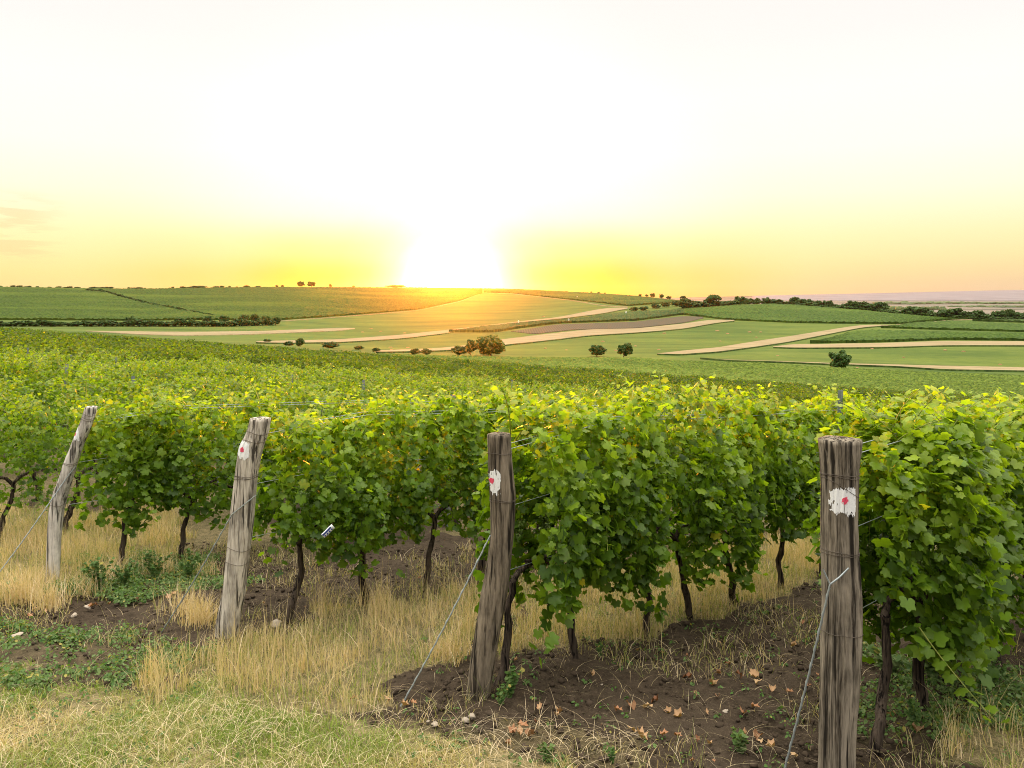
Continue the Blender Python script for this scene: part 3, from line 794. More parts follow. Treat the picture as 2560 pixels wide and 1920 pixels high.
    for (wy, tilt) in P['wraps']:
        t = np.linspace(0, 2 * np.pi, 41); rr = surf(t, wy + tilt * np.sin(t) + 1.5 * np.sin(t * 3), .0025)
        V, Q = tube(rr, .0014, 5); obj('wire_wrap', np_mesh('wire_wrap', V, [Q], [M['rust']]), root)
    tag(root, PLAB[i], 'post', 'row end posts with white blazes')
    P['foot3'] = np.array([foot[0], foot[1]]); P['Y'] = Yd; P['surf'] = surf; P['o'] = o
    return root


for i, P in enumerate(POSTS): build_post(i, P)

# anchor wires (photo points -> from the post to an anchor in the ground)
GUY = [([(2122, 1420), (2098, 1444), (2075, 1461)], (1952, 1925), [(2058, 1424), (2075, 1461)]), ([(1226, 1338)], (992, 1757), None), ([(640, 1238), (580, 1286)], (393, 1577), None), ([(190, 1165), (166, 1195)], (-60, 1490), None)]
for i, (pp, anch, extra) in enumerate(GUY):
    P = POSTS[i]; Yf = P['Y'] - np.interp(pp[0][1], [s[1] for s in P['sec']], [s[2] for s in P['sec']]) / 2 / F * P['Y'] - .008
    pts = [((x - 1280) / F * Yf, Yf, CAMZ + (HY - y) / F * Yf) for x, y in pp]
    ax, ay = px_near(*anch); end = np.array([ax, ay, float(gz(ax, ay)) - .06]); a = np.array(pts[-1])
    line = [a + (end - a) * t + np.array([0, 0, -.02 * math.sin(math.pi * t)]) for t in np.linspace(0, 1, 60)[1:]]
    main = np.array(pts + line); mb = MB()
    V, Q = tube(main, .0042, 6); mb.add(V, Q)
    ph = np.arange(len(line)) * 1.3; tw = np.array(line) + .0042 * np.stack([np.cos(ph), np.sin(ph), 0 * ph], -1)
    V, Q = tube(tw, .0032, 5); mb.add(V, Q)
    if extra:
        e = [((x - 1280) / F * Yf, Yf, CAMZ + (HY - y) / F * Yf) for x, y in extra]; V, Q = tube([e[0], (np.array(e[0]) + e[1]) / 2, e[1]], .0036, 6); mb.add(V, Q)
    o = obj('anchor_wire', mb.mesh('anchor_wire', [M['zinc']]))
    tag(o, 'twisted grey wire slanting from the %s to the ground' % PNAME[i], 'wire', 'anchor wires of the end posts')

# rows
STEP = (POSTS[3]['foot3'] - POSTS[0]['foot3']) / 3
STARTS = [P['foot3'] for P in POSTS] + [POSTS[3]['foot3'] + STEP * k for k in range(1, 64)]
STARTS = [np.array(s) for s in STARTS]
SPACE = .66
EXPL = {0: [.36, .97, 1.6, 2.15, 2.8], 1: [.13, .79, 1.5, 2.06, 2.66, 3.34, 4.0], 2: [.44, 1.12, 1.7, 2.3], 3: [.5, 1.1, 1.75]}
cand = []
for k, st in enumerate(STARTS):
    ss = list(EXPL.get(k, [.4 + .1 * (k % 3)])); s = ss[-1]
    while s < 190: s += SPACE + rng.normal(0, .05); ss.append(s)
    for q, s in enumerate(ss):
        p = st + DIR * s; cand.append((k, q, s, p[0], p[1]))
cand = np.array(cand)
u = cand[:, 3] / cand[:, 4]
ok = (np.abs(u) < .70) & (cand[:, 4] < 99)
vis = cand[ok]; dist = np.hypot(vis[:, 3], vis[:, 4])
vis = vis[np.argsort(dist)]
N_IND = 300
ORD = ['first', 'second', 'third', 'fourth', 'fifth', 'sixth', 'seventh', 'eighth']
rowrot = math.atan2(DIR[1], DIR[0])
for n_, (k, q, s, x, y) in enumerate(vis[:N_IND]):
    k = int(k); q = int(q); z = float(gz(x, y)); r = np.random.default_rng(5000 + n_)
    root = empty('grapevine', (x, y, z - .01), rowrot + (math.pi if r.random() < .5 and not (k < 4 and q == 0) else 0) + r.normal(0, .05))
    close = math.hypot(x, y) < 9.5
    tr = obj('trunk', TRUNK_E[k % 2] if k < 4 and q == 0 else TRUNKS[r.integers(len(TRUNKS))], root); tr.scale = (1, 1, r.uniform(.95, 1.05))
    pool = (LOW if k == 0 else NEAR) if close else MID
    fo = obj('foliage', pool[r.integers(len(pool))], root)
    sc = r.uniform(.94, 1.07) * (1.0 if k else 1.04); fo.scale = (r.uniform(.95, 1.1), r.uniform(.88, 1.15), sc)
    if k == 0: fo.scale = (1.05, 1.1, 1.0)
    if k < 4 and q < 2:             # the canopy starts just behind the end post
        c0 = max(s, (.68 if k == 0 else .66) + (q * .25)); sg_ = 1 if abs(root.rotation_euler.z - rowrot) < 1 else -1
        fo.location = (sg_ * (c0 - s), 0, 0)
    if math.hypot(x, y) < 7.5:
        for c in range(4):
            g = obj('grape_cluster', CLUST[r.integers(4)], root, (fo.location.x + r.uniform(-.24, .24), r.choice([-1, 1]) * r.uniform(.08, .2), r.uniform(.80, 1.05))); g.rotation_euler = (0, 0, r.uniform(0, 6)); g.scale = (1.05,) * 3
    if k < 4:
        if q < 8: lab = '%s grapevine behind the %s along its row' % (ORD[q], PNAME[k])
        else: lab = 'grapevine farther along the row of the %s, past its eighth vine' % PNAME[k]
    elif k < 8: lab = 'leafy grapevine in the next rows behind the row of the thin crooked post'
    else: lab = 'small sunlit grapevine in the rows far behind the thin crooked post'
    tag(root, lab, 'grapevine', 'grapevines trained in rows')

# the remaining vines of the near field, too many to count
rest = vis[N_IND:]
rest = rest[vnoise(rest[:, 2] * .9, rest[:, 0] * 1.7, 77) > .12]
mb_parts = []
r = np.random.default_rng(77)
PV, PF, PC, nv = [], [], [], 0
for lo, hi, nl, size, det in ((0, 45, 240, .056, 1), (45, 200, 130, .082, 0)):
    d = np.hypot(rest[:, 3], rest[:, 4]); sel = rest[(d >= lo) & (d < hi)]; n = len(sel)
    if not n: continue
    cs = sel[:, None, 3:5]; s = r.uniform(-.36, .36, (n, nl)); q = r.beta(1.5, .9, (n, nl)); sg = np.where(r.random((n, nl)) < .5, -1, 1)
    zt = 1.50 + .36 * (vnoise(sel[:, 2] * .7, sel[:, 0] * 3.3, 4) - .5)[:, None] * 2
    zz = .5 + (zt - .5) * q + (q > .93) * r.uniform(0, .22, (n, nl))
    yy = sg * .30 * np.sqrt(r.uniform(.1, 1, (n, nl))) * (1 - .55 * q ** 3)
    XY = cs + s[..., None] * DIR + yy[..., None] * PERP
    Z = gz(XY[..., 0], XY[..., 1]) + zz
    pos = np.concatenate([XY, Z[..., None]], -1).reshape(-1, 3); m = len(pos)
    sgf = sg.reshape(-1, 1); qf = q.reshape(-1, 1); tf = sstep(.7, 1, qf)
    nr = np.concatenate([sgf * PERP, np.full((m, 1), .6)], 1) * (1 - .5 * tf) + np.array([0, 0, .6]) * tf + r.normal(0, .45, (m, 3))
    tp = np.array([0, 0, -1.0]) + r.normal(0, .5, (m, 3))
    rowv = np.repeat(vnoise(sel[:, 3] * .05, sel[:, 4] * .05, 41), nl)
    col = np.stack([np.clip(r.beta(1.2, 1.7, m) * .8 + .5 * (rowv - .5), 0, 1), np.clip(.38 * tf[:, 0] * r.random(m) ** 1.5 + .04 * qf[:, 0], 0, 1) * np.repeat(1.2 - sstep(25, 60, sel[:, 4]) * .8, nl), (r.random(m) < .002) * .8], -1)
    V, T, C = leaves(pos, nr, tp, r.uniform(.75, 1.2, m) * size, det, col, r)
    PV.append(V); PF.append(T + nv); PC.append(C); nv += len(V)
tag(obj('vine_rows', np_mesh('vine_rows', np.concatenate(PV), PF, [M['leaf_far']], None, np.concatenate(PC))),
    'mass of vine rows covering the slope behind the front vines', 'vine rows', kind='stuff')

# ------------------------------------------------------------------ trellis: steel stakes and wires
def stake_mesh(h=1.62):
    mb = MB(); w, d, t = .020, .014, .003
    out = np.array([(-w, -d), (-w, d), (-w + t, d), (-w + t, -d + t), (w - t, -d + t), (w - t, d), (w, d), (w, -d)])
    n = 8; zs = np.linspace(-.1, h, 28); V = np.concatenate([np.concatenate([out, np.full((n, 1), z)], 1) for z in zs])
    a = np.arange(len(zs) - 1)[:, None] * n; j = np.arange(n)[None]; k = (j + 1) % n
    mb.add(V, np.stack([a + j, a + n + j, a + n + k, a + k], -1).reshape(-1, 4)[:, ::-1])
    for z in np.arange(.5, h - .03, .1):         # wire hooks pressed out of both edges
        for sx in (-1, 1):
            c = np.array([(sx * w, -.004, z), (sx * (w + .009), -.004, z + .012), (sx * (w + .009), .004, z + .012), (sx * w, .004, z), (sx * w, -.004, z + .022), (sx * w, .004, z + .022)])
            mb.add(c, [np.array([(0, 1, 2, 3), (4, 5, 2, 1)])])
    mb.add(np.concatenate([out, np.full((n, 1), h)], 1), [np.array([(0, 1, 2, 3), (0, 3, 4, 7), (7, 4, 5, 6)])])
    return mb.mesh('steel_stake', [M['steel']], False)


STK = stake_mesh()
for k in range(0, 14):
    st = STARTS[k]; first = 4.35 if k != 2 else 4.75
    for b in range(12):
        s = first + 4.45 * b; p = st + DIR * s; uu = p[0] / p[1]
        if abs(uu) > .66 or math.hypot(*p) > 27: continue
        o = obj('steel_stake', STK, None, (p[0], p[1], float(gz(*p)))); rr = np.random.default_rng(k * 50 + b)
        o.rotation_euler = (rr.normal(0, .02), rr.normal(.03, .03), rowrot + rr.normal(0, .1)); o.scale = (1.15, 1.15, (1.0 if k < 4 else .93) + rr.uniform(-.03, .05))
        if k < 4: lab = '%s grey steel stake in the row of the %s' % (ORD[b], PNAME[k])
        else: lab = 'grey steel stake poking from vines in rows behind the thin crooked post'
        tag(o, lab, 'stake', 'grey steel trellis stakes')
for k in range(4):
    st = STARTS[k]; P = POSTS[k]; sy = P['sec'][0][1]
    ztop = CAMZ + (HY - (sy + 40)) / F * P['Y']; xt = (np.interp(sy + 40, [s[1] for s in P['sec']], [s[0] for s in P['sec']]) - 1280) / F * P['Y']
    for nm, hh, offy in (('upper', 1.52, .02), ('upper back', 1.50, -.05), ('middle', 1.12, .02), ('lower', .72, 0)):
        pts = []
        for s in np.concatenate([[0], np.arange(1.1, 22, .55)]):
            p = st + DIR * s + PERP * offy
            z = float(gz(*p)) + hh + .02 * math.sin(s * 1.4 + k)
            if s == 0: f = hh / 1.5; z0 = float(gz(*st)); z = z0 + (ztop - z0) * f; p = np.array([st[0] + (xt - st[0]) * f, st[1] + offy])
            pts.append((p[0], p[1], z))
        V, Q = tube(pts, .0022, 5)
        tag(obj('trellis_wire', np_mesh('trellis_wire', V, [Q], [M['zinc']])), '%s thin trellis wire running back from the %s' % (nm, PNAME[k]), 'wire', 'trellis wires')

# ------------------------------------------------------------------ small tag caught in the leaves
def build_tag():
    x, y = 820, 1328; Yd = 5.3
    root = empty('plant_tag', ((x - 1280) / F * Yd, Yd, CAMZ + (HY - y) / F * Yd)); root.rotation_euler = (.25, math.radians(-38), .3)
    w, h = .045, .019; xs = np.linspace(-w, w, 12); mb = MB()
    V = [(a, .006 * math.sin(a * 40), b) for b in (-h, h) for a in xs] + [(a, .006 * math.sin(a * 40) + .0016, b) for b in (-h, h) for a in xs]
    V = np.array(V); n = 12; Q = []
    for j in range(n - 1):
        Q += [(j, j + 1, n + j + 1, n + j), (2 * n + j, 3 * n + j, 3 * n + j + 1, 2 * n + j + 1), (j, 2 * n + j, 2 * n + j + 1, j + 1), (n + j, n + j + 1, 3 * n + j + 1, 3 * n + j)]
    Q += [(0, n, 3 * n, 2 * n), (n - 1, 3 * n - 1, 4 * n - 1, 2 * n - 1)]
    mb.add(V, np.array(Q)); obj('card', mb.mesh('card', [M['tag_white']]), root)
    def strip(z0, z1, x0, x1, nm, mat):
        xs = np.linspace(x0, x1, 10); V = np.array([(a, .006 * math.sin(a * 40) - .0012, z) for z in (z0, z1) for a in xs]); Q = np.array([(j, j + 1, 11 + j, 10 + j) for j in range(9)])
        obj(nm, np_mesh(nm, V, [Q], [mat]), root)
    strip(.000, .013, -.043, .030, 'printed_band', M['tag_blue'])
    for i in range(4): strip(-.016, -.004, -.036 + i * .019, -.026 + i * .019, 'printed_block', M['tag_blue'])
    tag(root, 'small blue and white printed tag caught in the vine leaves', 'tag')


build_tag()

# ------------------------------------------------------------------ grass, straw, weeds, litter
def blades(X, Y, H, W, bend, col, r, seg=3, lift=-.01, droop=None):
    n = len(X); a = r.uniform(0, 2 * np.pi, n); b = r.uniform(0, 2 * np.pi, n)
    t = np.linspace(0, 1, seg + 1); Z0 = gz(X, Y) + lift
    V = np.zeros((n, 2 * seg + 1, 3))
    for i, ti in enumerate(t):
        off = bend * ti ** 1.7 * H; z = H * (ti - .35 * np.clip(bend, 0, 2) * ti ** 2.2)
        cx = X + off * np.cos(a); cyy = Y + off * np.sin(a); wv = W * (1 - ti) ** .7
        if i < seg:
            for sgn, o in ((-1, 0), (1, 1)):
                V[:, 2 * i + o, 0] = cx + sgn * wv * np.cos(b); V[:, 2 * i + o, 1] = cyy + sgn * wv * np.sin(b); V[:, 2 * i + o, 2] = Z0 + z
        else: V[:, 2 * seg] = np.stack([cx, cyy, Z0 + z], -1)
    m = 2 * seg + 1; base = (np.arange(n) * m)[:, None]
    Q = np.concatenate([base + np.array([[2 * i, 2 * i + 1, 2 * i + 3, 2 * i + 2]]) for i in range(seg - 1)], 0)
    T = base + np.array([[2 * seg - 2, 2 * seg - 1, 2 * seg]])
    return V.reshape(-1, 3), Q, T, np.repeat(col, m, 0)


def scatter(n, zone_name, ylo=2.2, yhi=11, umax=.72, r=rng, clump=None):
    Y = np.sqrt(r.uniform(ylo ** 2, yhi ** 2, n)); X = r.uniform(-umax, umax, n) * Y; k = zone(zone_name, X, Y)
    if clump: k &= r.random(n) < np.clip((fbm(X * clump, Y * clump, 61, 3) - .28) * 3.2, .04, 1)
    return X[k], Y[k]


def grass_obj(name, groups, label, cat):
    V, Qs, Ts, C, o = [], [], [], [], 0
    for g in groups:
        v, q, t, c = g; V.append(v); Qs.append(q + o); Ts.append(t + o); C.append(c); o += len(v)
    me = np_mesh(name, np.concatenate(V), [np.concatenate(Qs), np.concatenate(Ts)], [M['grass']], None, np.concatenate(C))
    tag(obj(name, me), label, cat, kind='stuff')


r = np.random.default_rng(11)
g = []
X, Y = scatter(300000, 'tall', 3.0, 11, .75, r, 3.4); n = len(X)
hv = fbm(X * 1.7, Y * 1.7, 71)
tuft = fbm(X * 7, Y * 7, 73, 2)
H = r.gamma(6, .026, n) * (.25 + 1.5 * hv * tuft * 1.6); col = np.stack([r.random(n), np.clip(r.normal(.36 + .75 * tuft, .3, n), 0, 1), (r.random(n) < .45) * r.uniform(.2, 1, n)], -1)
g.append(blades(X, Y, H, r.gamma(4, .00042, n), np.abs(r.normal(.25, .25, n)), col, r))
X, Y = scatter(90000, 'tall', 3.0, 11, .75, r, 3.1); n = len(X)      # green growth at the foot of the dry stems
col = np.stack([r.random(n), np.clip(r.normal(.15, .2, n), 0, 1), np.zeros(n)], -1)
g.append(blades(X, Y, r.uniform(.04, .13, n), r.uniform(.0015, .003, n), np.abs(r.normal(.5, .3, n)), col, r))
n = 30000; X = r.uniform(-4.5, 3.4, n); Y = r.uniform(3.5, 8.5, n); k = (fbm(X * 2.6, Y * 2.6, 131, 3) > .54) & ~zone('lawn', X, Y); X, Y = X[k], Y[k]; n = len(X)
col = np.stack([r.random(n), np.clip(r.normal(.5, .4, n), 0, 1), (r.random(n) < .3) * r.uniform(.2, 1, n)], -1)      # thin growth straggling over the soil
g.append(blades(X, Y, r.gamma(4, .022, n), r.uniform(.0009, .0026, n), np.abs(r.normal(.6, .4, n)), col, r))
for (tx, ty, tn, th) in ((505, 1560, 260, .26), (470, 1535, 160, .30), (1120, 1640, 200, .2), (60, 1500, 350, .34), (120, 1520, 200, .3), (280, 1452, 170, .3), (400, 1440, 170, .3), (215, 1486, 120, .26), (520, 1440, 90, .24)):   # loose tufts with seed heads
    x0, y0 = px_near(tx, ty); X = x0 + r.normal(0, .07, tn); Y = y0 + r.normal(0, .07, tn)
    col = np.stack([r.random(tn), np.clip(r.normal(.9, .15, tn), 0, 1), (r.random(tn) < .4) * 1.0], -1)
    g.append(blades(X, Y, r.uniform(.5, 1.1, tn) * th, r.uniform(.0015, .003, tn), np.abs(r.normal(.35, .3, tn)), col, r))
grass_obj('dry_grass', g, 'tall straw coloured grass standing between the posts and rows', 'grass')
g = []
X, Y = scatter(420000, 'lawn', 1.2, 7.5, .8, r, 1.6); n = len(X)
dryn = fbm(X * 1.2, Y * 1.2, 91, 3)
col = np.stack([r.random(n), np.clip((dryn - .46) * 2.4 + r.normal(.12, .24, n), 0, 1), (r.random(n) < .12) * .8], -1)
g.append(blades(X, Y, r.uniform(.03, .085, n) * (.6 + .8 * fbm(X * 3, Y * 3, 93)), r.uniform(.0014, .0028, n), np.abs(r.normal(.9, .5, n)), col, r))
grass_obj('lawn_grass', g, 'short yellow green mown grass in the lower left corner', 'grass')
g = []
X, Y = scatter(15000, 'straw', 2.6, 6.5, .75, r, 2.3); n = len(X)
col = np.stack([r.random(n), r.uniform(.7, 1, n), r.uniform(.2, 1, n)], -1)
g.append(blades(X, Y, r.uniform(.04, .13, n), r.uniform(.0007, .0016, n), r.uniform(1.8, 2.6, n), col, r, 4, .02))
X = r.uniform(-3.0, 3.2, 2600); Y = r.uniform(3.4, 7.6, 2600); n = len(X)
col = np.stack([r.random(n), r.uniform(.6, 1, n), r.uniform(.0, .7, n)], -1)
g.append(blades(X, Y, r.uniform(.03, .11, n), r.uniform(.0007, .0014, n), r.uniform(1.6, 2.4, n), col, r, 4, .006))
grass_obj('cut_straw', g, 'cut straw lying matted over the grass and soil in front', 'straw')


def weed_geo(X, Y, hgt, nl, size, r, young=.2):
    n = len(X); a = r.uniform(0, 6.283, (n, nl)); t = r.uniform(.1, 1, (n, nl)); rad = hgt[:, None] * .7 * r.uniform(.15, 1, (n, nl))
    z = gz(X, Y)[:, None] + hgt[:, None] * t * .9
    pos = np.stack([X[:, None] + rad * np.cos(a), Y[:, None] + rad * np.sin(a), z], -1).reshape(-1, 3); m = len(pos)
    out = np.stack([np.cos(a), np.sin(a), r.uniform(-.3, .4, a.shape)], -1).reshape(-1, 3)
    nr = np.stack([np.cos(a) * .5, np.sin(a) * .5, np.ones(a.shape)], -1).reshape(-1, 3) + r.normal(0, .35, (m, 3))
    col = np.stack([r.random(m), np.clip(young * r.random(m) * 2, 0, 1), (r.random(m) < .04) * .8], -1)
    Vl = np.array([(-.32, .25, 0), (0, 0, 0), (.32, .25, 0), (.28, .7, -.06), (0, 1, -.14), (-.28, .7, -.06), (0, .5, -.08)])
    T = np.array([(1, 2, 6), (2, 3, 6), (3, 4, 6), (4, 5, 6), (5, 0, 6), (0, 1, 6)])
    nr = unit(nr); tip = unit(out - (out * nr).sum(-1, keepdims=True) * nr); sd2 = np.cross(tip, nr); sz = (r.uniform(.6, 1.2, m) * size)[:, None, None]
    V = pos[:, None] + sz * (Vl[None, :, 0, None] * sd2[:, None] + Vl[None, :, 1, None] * tip[:, None] + Vl[None, :, 2, None] * nr[:, None])
    return V.reshape(-1, 3), (T[None] + (np.arange(m) * 7)[:, None, None]).reshape(-1, 3), np.repeat(col, 7, 0)


r = np.random.default_rng(23)
X, Y = scatter(30000, 'weed', 3.0, 9, .75, r, 2.0); n = len(X)
V, T, C = weed_geo(X, Y, r.uniform(.02, .10, n), 14, .024, r, .35)
X2 = r.uniform(-.6, 2.9, 380); Y2 = r.uniform(3.3, 7.2, 380); V2, T2, C2 = weed_geo(X2, Y2, r.uniform(.015, .05, 380), 9, .02, r)
X3, Y3 = scatter(1600, 'lawn', 2.5, 6, .75, r, 1.1); V3, T3, C3 = weed_geo(X3, Y3, r.uniform(.015, .06, len(X3)), 9, .022, r)
tag(obj('ground_weeds', np_mesh('ground_weeds', np.concatenate([V, V2, V3]), [T, T2 + len(V), T3 + len(V) + len(V2)], [M['weed']], None, np.concatenate([C, C2, C3]))),
    'low green weeds spreading over the soil under the vines', 'weeds', kind='stuff')


def plant_mesh(seed, h, nst, nl, size, spread, young=.2):
    r = np.random.default_rng(seed); mb = MB()
    for i in range(nst):
        a = r.uniform(0, 6.28); t = np.linspace(0, 1, 6)[:, None]; d = np.array([math.cos(a), math.sin(a), 0]) * spread * r.uniform(.2, 1)
        P = t * np.array([0, 0, h * r.uniform(.6, 1)]) + d * t ** 1.5; V, Q = tube(P, np.linspace(.003, .001, 6), 4); mb.add(V, Q, 1)
        k = nl; tt = r.uniform(.12, 1, k); pos = np.stack([np.interp(tt, t[:, 0], P[:, c]) for c in range(3)], -1); b = r.uniform(0, 6.28, k)
        out = np.stack([np.cos(b), np.sin(b), r.uniform(-.2, .6, k)], -1); nr = np.stack([np.cos(b) * .4, np.sin(b) * .4, np.ones(k)], -1) + r.normal(0, .3, (k, 3))
        col = np.stack([r.random(k), np.clip(young * 2 * r.random(k), 0, 1), (r.random(k) < .03) * .8], -1)
        V, T, C = leaves(pos, nr, out, r.uniform(.6, 1.2, k) * size, 0, col, r); mb.add(V, T, 0, C)
    return mb


PLANTS = [plant_mesh(500, .18, 9, 26, .016, .07).mesh('weed_plant', [M['weed'], M['stem']]), plant_mesh(501, .30, 14, 30, .018, .16).mesh('weed_plant', [M['weed'], M['stem']]),
          plant_mesh(502, .13, 7, 20, .022, .09, .5).mesh('weed_plant', [M['weed'], M['stem']])]
for (x, y, t, sc, lab) in [(1272, 1745, 0, 1.1, 'bushy green weed at the foot of the dark brown post'), (1250, 1770, 0, .8, 'smaller weed in front of the bushy one by the dark brown post'),
                           (250, 1480, 1, 1.1, 'dark weed clump right of the thin crooked post foot'), (310, 1470, 1, .9, 'dark weed beside the clump near the thin crooked post'),
                           (390, 1450, 1, 1.0, 'green weed bush between the thin crooked post and the pale split post'), (470, 1450, 1, .95, 'green weed bush just left of the pale split post'),
                           (2215, 1690, 2, 1.5, 'pale green weed under the vines right of the thick post'), (2330, 1700, 2, 1.4, 'pale leafy weed farther right under the thick post row'),
                           (2480, 1730, 1, .7, 'weed at the right edge under the vines'), (2290, 1830, 0, 1.0, 'low weed in the bottom right corner beside yellow grass'),
                           (1500, 1640, 0, .6, 'little weed on the soil edge below the second vine of the dark brown post'), (1370, 1900, 2, .8, 'small weed at the bottom edge in front of the bare soil'),
                           (1530, 1905, 0, .5, 'tiny weed at the bottom edge among dry leaves'), (1850, 1880, 2, 1.0, 'green weed left of the thick upright post base'),
                           (30, 1490, 2, 1.2, 'bluish weed left of the thin crooked post foot')]:
    X0, Y0 = px_near(x, y); o = obj('weed_plant', PLANTS[t], None, (X0, Y0, float(gz(X0, Y0)) - .01)); o.scale = (sc,) * 3; o.rotation_euler = (0, 0, x * 1.7)
    tag(o, lab, 'weed')


def dead_mesh(seed):
    r = np.random.default_rng(seed); Vl, T = LV[1]; V = Vl.copy(); V[:, 2] = .8 * np.abs(V[:, 0]) ** 1.3 * r.uniform(.5, 1.6) + .6 * V[:, 1] ** 2 * r.uniform(-.3, 1.2) + r.normal(0, .2, len(V)); V[:, 0] *= r.uniform(.5, .85)
    V[:, 2] -= V[:, 2].min(); return np_mesh('fallen_leaf', V, [T], [M['dead']], None, np.tile([r.random(), r.random() * .6, r.random() * .5], (len(V), 1)))


DEAD = [dead_mesh(600 + i) for i in range(8)]
r = np.random.default_rng(31)
spots = [(1575, 1837), (1600, 1850), (1655, 1850), (1690, 1845), (1745, 1860), (1770, 1865), (1860, 1850), (1890, 1855), (1900, 1870), (1930, 1875), (1300, 1825), (1280, 1840), (1340, 1815), (1390, 1795), (1400, 1790), (1580, 1780), (1620, 1782),
         (1672, 1790), (1540, 1785), (2005, 1562), (1720, 1700), (1740, 1740), (1780, 1720), (1800, 1690), (1900, 1720), (1930, 1735), (1970, 1740), (2020, 1720), (1850, 1700), (1890, 1700), (1300, 1845), (1320, 1850), (90, 1530), (110, 1535), (70, 1545),
         (225, 1522), (240, 1520), (430, 1490), (425, 1505), (340, 1505), (960, 1760), (1010, 1770), (1030, 1765), (880, 1755), (2130, 1710), (2230, 1800), (2290, 1840), (2120, 1880), (1980, 1900), (1700, 1800), (1880, 1775), (1860, 1790), (1640, 1760), (1350, 1780)]
for i in range(26):
    spots.append((r.uniform(1250, 2060), r.uniform(1600, 1915))) if i < 14 else spots.append((r.uniform(0, 1100), r.uniform(1440, 1560)))
for i, (x, y) in enumerate(spots):
    X0, Y0 = px_near(x, y); o = obj('fallen_leaf', DEAD[i % 8], None, (X0, Y0, float(gz(X0, Y0)) + .012)); o.rotation_euler = (r.normal(0, .25), r.normal(0, .25), r.uniform(0, 6.28))
    sc = r.uniform(.022, .046) if i < 54 else r.uniform(.014, .03); o.scale = (sc, sc, sc)
    tag(o, 'curled reddish brown dry vine leaf lying on the ground by the posts', 'dry leaf', 'dry fallen vine leaves')

for i, (x, y, w, lab) in enumerate([(1163, 1805, 20, 'left of two round pale stones before the dark brown post'), (1180, 1795, 19, 'right of two round pale stones before the dark brown post'), (1087, 1815, 20, 'broken tan stone left of the pair of round stones'),
                                    (1070, 1808, 9, 'little tan pebble next to the broken stone'), (40, 1592, 28, 'flat pale stone among weeds at the left edge'), (185, 1542, 15, 'round pale stone on dark soil by the left weeds'),
                                    (222, 1520, 20, 'pinkish flat stone on the dark soil near the thin crooked post'), (1605, 1645, 40, 'large dark stone on the soil edge below the dark brown post row'),
                                    (1555, 1640, 28, 'smaller dark stone beside the large dark stone'), (1504, 1715, 6, 'tiny white pebble on the bare soil'), (1813, 1782, 18, 'thin pale stone chip on the soil left of the thick post'), (690, 1563, 26, 'pale lump right of the pale split post foot')]):
    X0, Y0 = px_near(x, y); V, Fs = blob(700 + i, 10, 7, .30); o = obj('stone', np_mesh('stone', V, Fs, [M['clod'] if 'dark stone' in lab else M['stone']]), None, (X0, Y0, float(gz(X0, Y0)) + .008))
    sc = w / 2 / F * Y0; o.scale = (sc, sc * .9, sc * (.35 if 'flat' in lab or 'thin' in lab else .62)); o.rotation_euler = (.1, .2, i)
    tag(o, lab, 'stone')

# soil clods
r = np.random.default_rng(41); mb = MB(); BL = [blob(900 + i, 7, 5, .3) for i in range(5)]
n = 9000; Y = r.uniform(3.2, 8.5, n); X = r.uniform(-.62, .6, n) * Y; k = ~(zone('lawn', X, Y) | zone('tall', X, Y)); X, Y = X[k], Y[k]; Z = gz(X, Y)
for i in range(len(X)):
    V, Fs = BL[i % 5]; s = .004 + .016 * r.random() ** 3; a = r.uniform(0, 6.28); ca, sa = math.cos(a), math.sin(a)
    W = V * np.array([s * r.uniform(.8, 1.4), s, s * .7]); W = np.stack([W[:, 0] * ca - W[:, 1] * sa, W[:, 0] * sa + W[:, 1] * ca, W[:, 2]], -1); mb.add(W + np.array([X[i], Y[i], Z[i] + .004]), Fs)
tag(obj('soil_clods', mb.mesh('soil_clods', [M['clod']])), 'dark crumbly clods strewn over the bare vineyard soil', 'clods', kind='stuff')

# ------------------------------------------------------------------ trees and bushes of the valley
def tree_meshes(seed, bush=False, nc=44):
    """Unit tree: 1 high, 1 wide."""
    r = np.random.default_rng(seed); mb = MB()
    tb = .0 if bush else .03; m = 6; t = np.linspace(0, 1, m)
    P = np.stack([.03 * np.sin(t * 3 + seed), .02 * np.cos(t * 2), -.03 + t * (tb + .35)], -1); V, Q = tube(P, np.linspace(.035, .016, m), 7); mb.add(V, Q)
    for i in range(5):
        a = i * 1.26 + r.uniform(-.3, .3); b = P[3] ; e = b + np.array([math.cos(a) * .26, math.sin(a) * .26, .28 + .15 * r.random()])
        V, Q = tube([b, (b + e) / 2 + (0, 0, .03), e], [.015, .011, .006], 5); mb.add(V, Q)
    tr = mb.mesh('trunk', [M['tree_bark']])
    C = []
    while len(C) < nc:
        p = r.uniform(-1, 1, 3)
        if .25 < np.linalg.norm(p) < 1 and (p[2] > -.8): C.append(p)
    C = np.array(C); cs = r.uniform(.16, .30, nc); nl = 75
    d = unit(r.normal(0, 1, (nc, nl, 3))); pos = C[:, None] * np.array([.78, .78, .80]) + d * cs[:, None, None] * r.uniform(.55, 1, (nc, nl, 1))
    lob = 1 + .25 * (vnoise(pos[..., 0] * 2 + seed, pos[..., 2] * 2, seed) - .5)
    pos = pos * lob[..., None] * .5
    h0 = tb; pos[..., 2] = h0 + (pos[..., 2] + .5) * (1 - h0)
    pos = pos.reshape(-1, 3); n = len(pos); dd = d.reshape(-1, 3)
    tint = np.repeat(r.random(nc), nl)
    col = np.stack([np.clip(.6 * tint + .4 * r.random(n), 0, 1), .0 * tint, 0 * tint], -1)
    V, T, Cc = leaves(pos, dd + r.normal(0, .5, (n, 3)), r.normal(0, 1, (n, 3)), r.uniform(.035, .065, n), 0, col, r)
    return tr, V, T, Cc


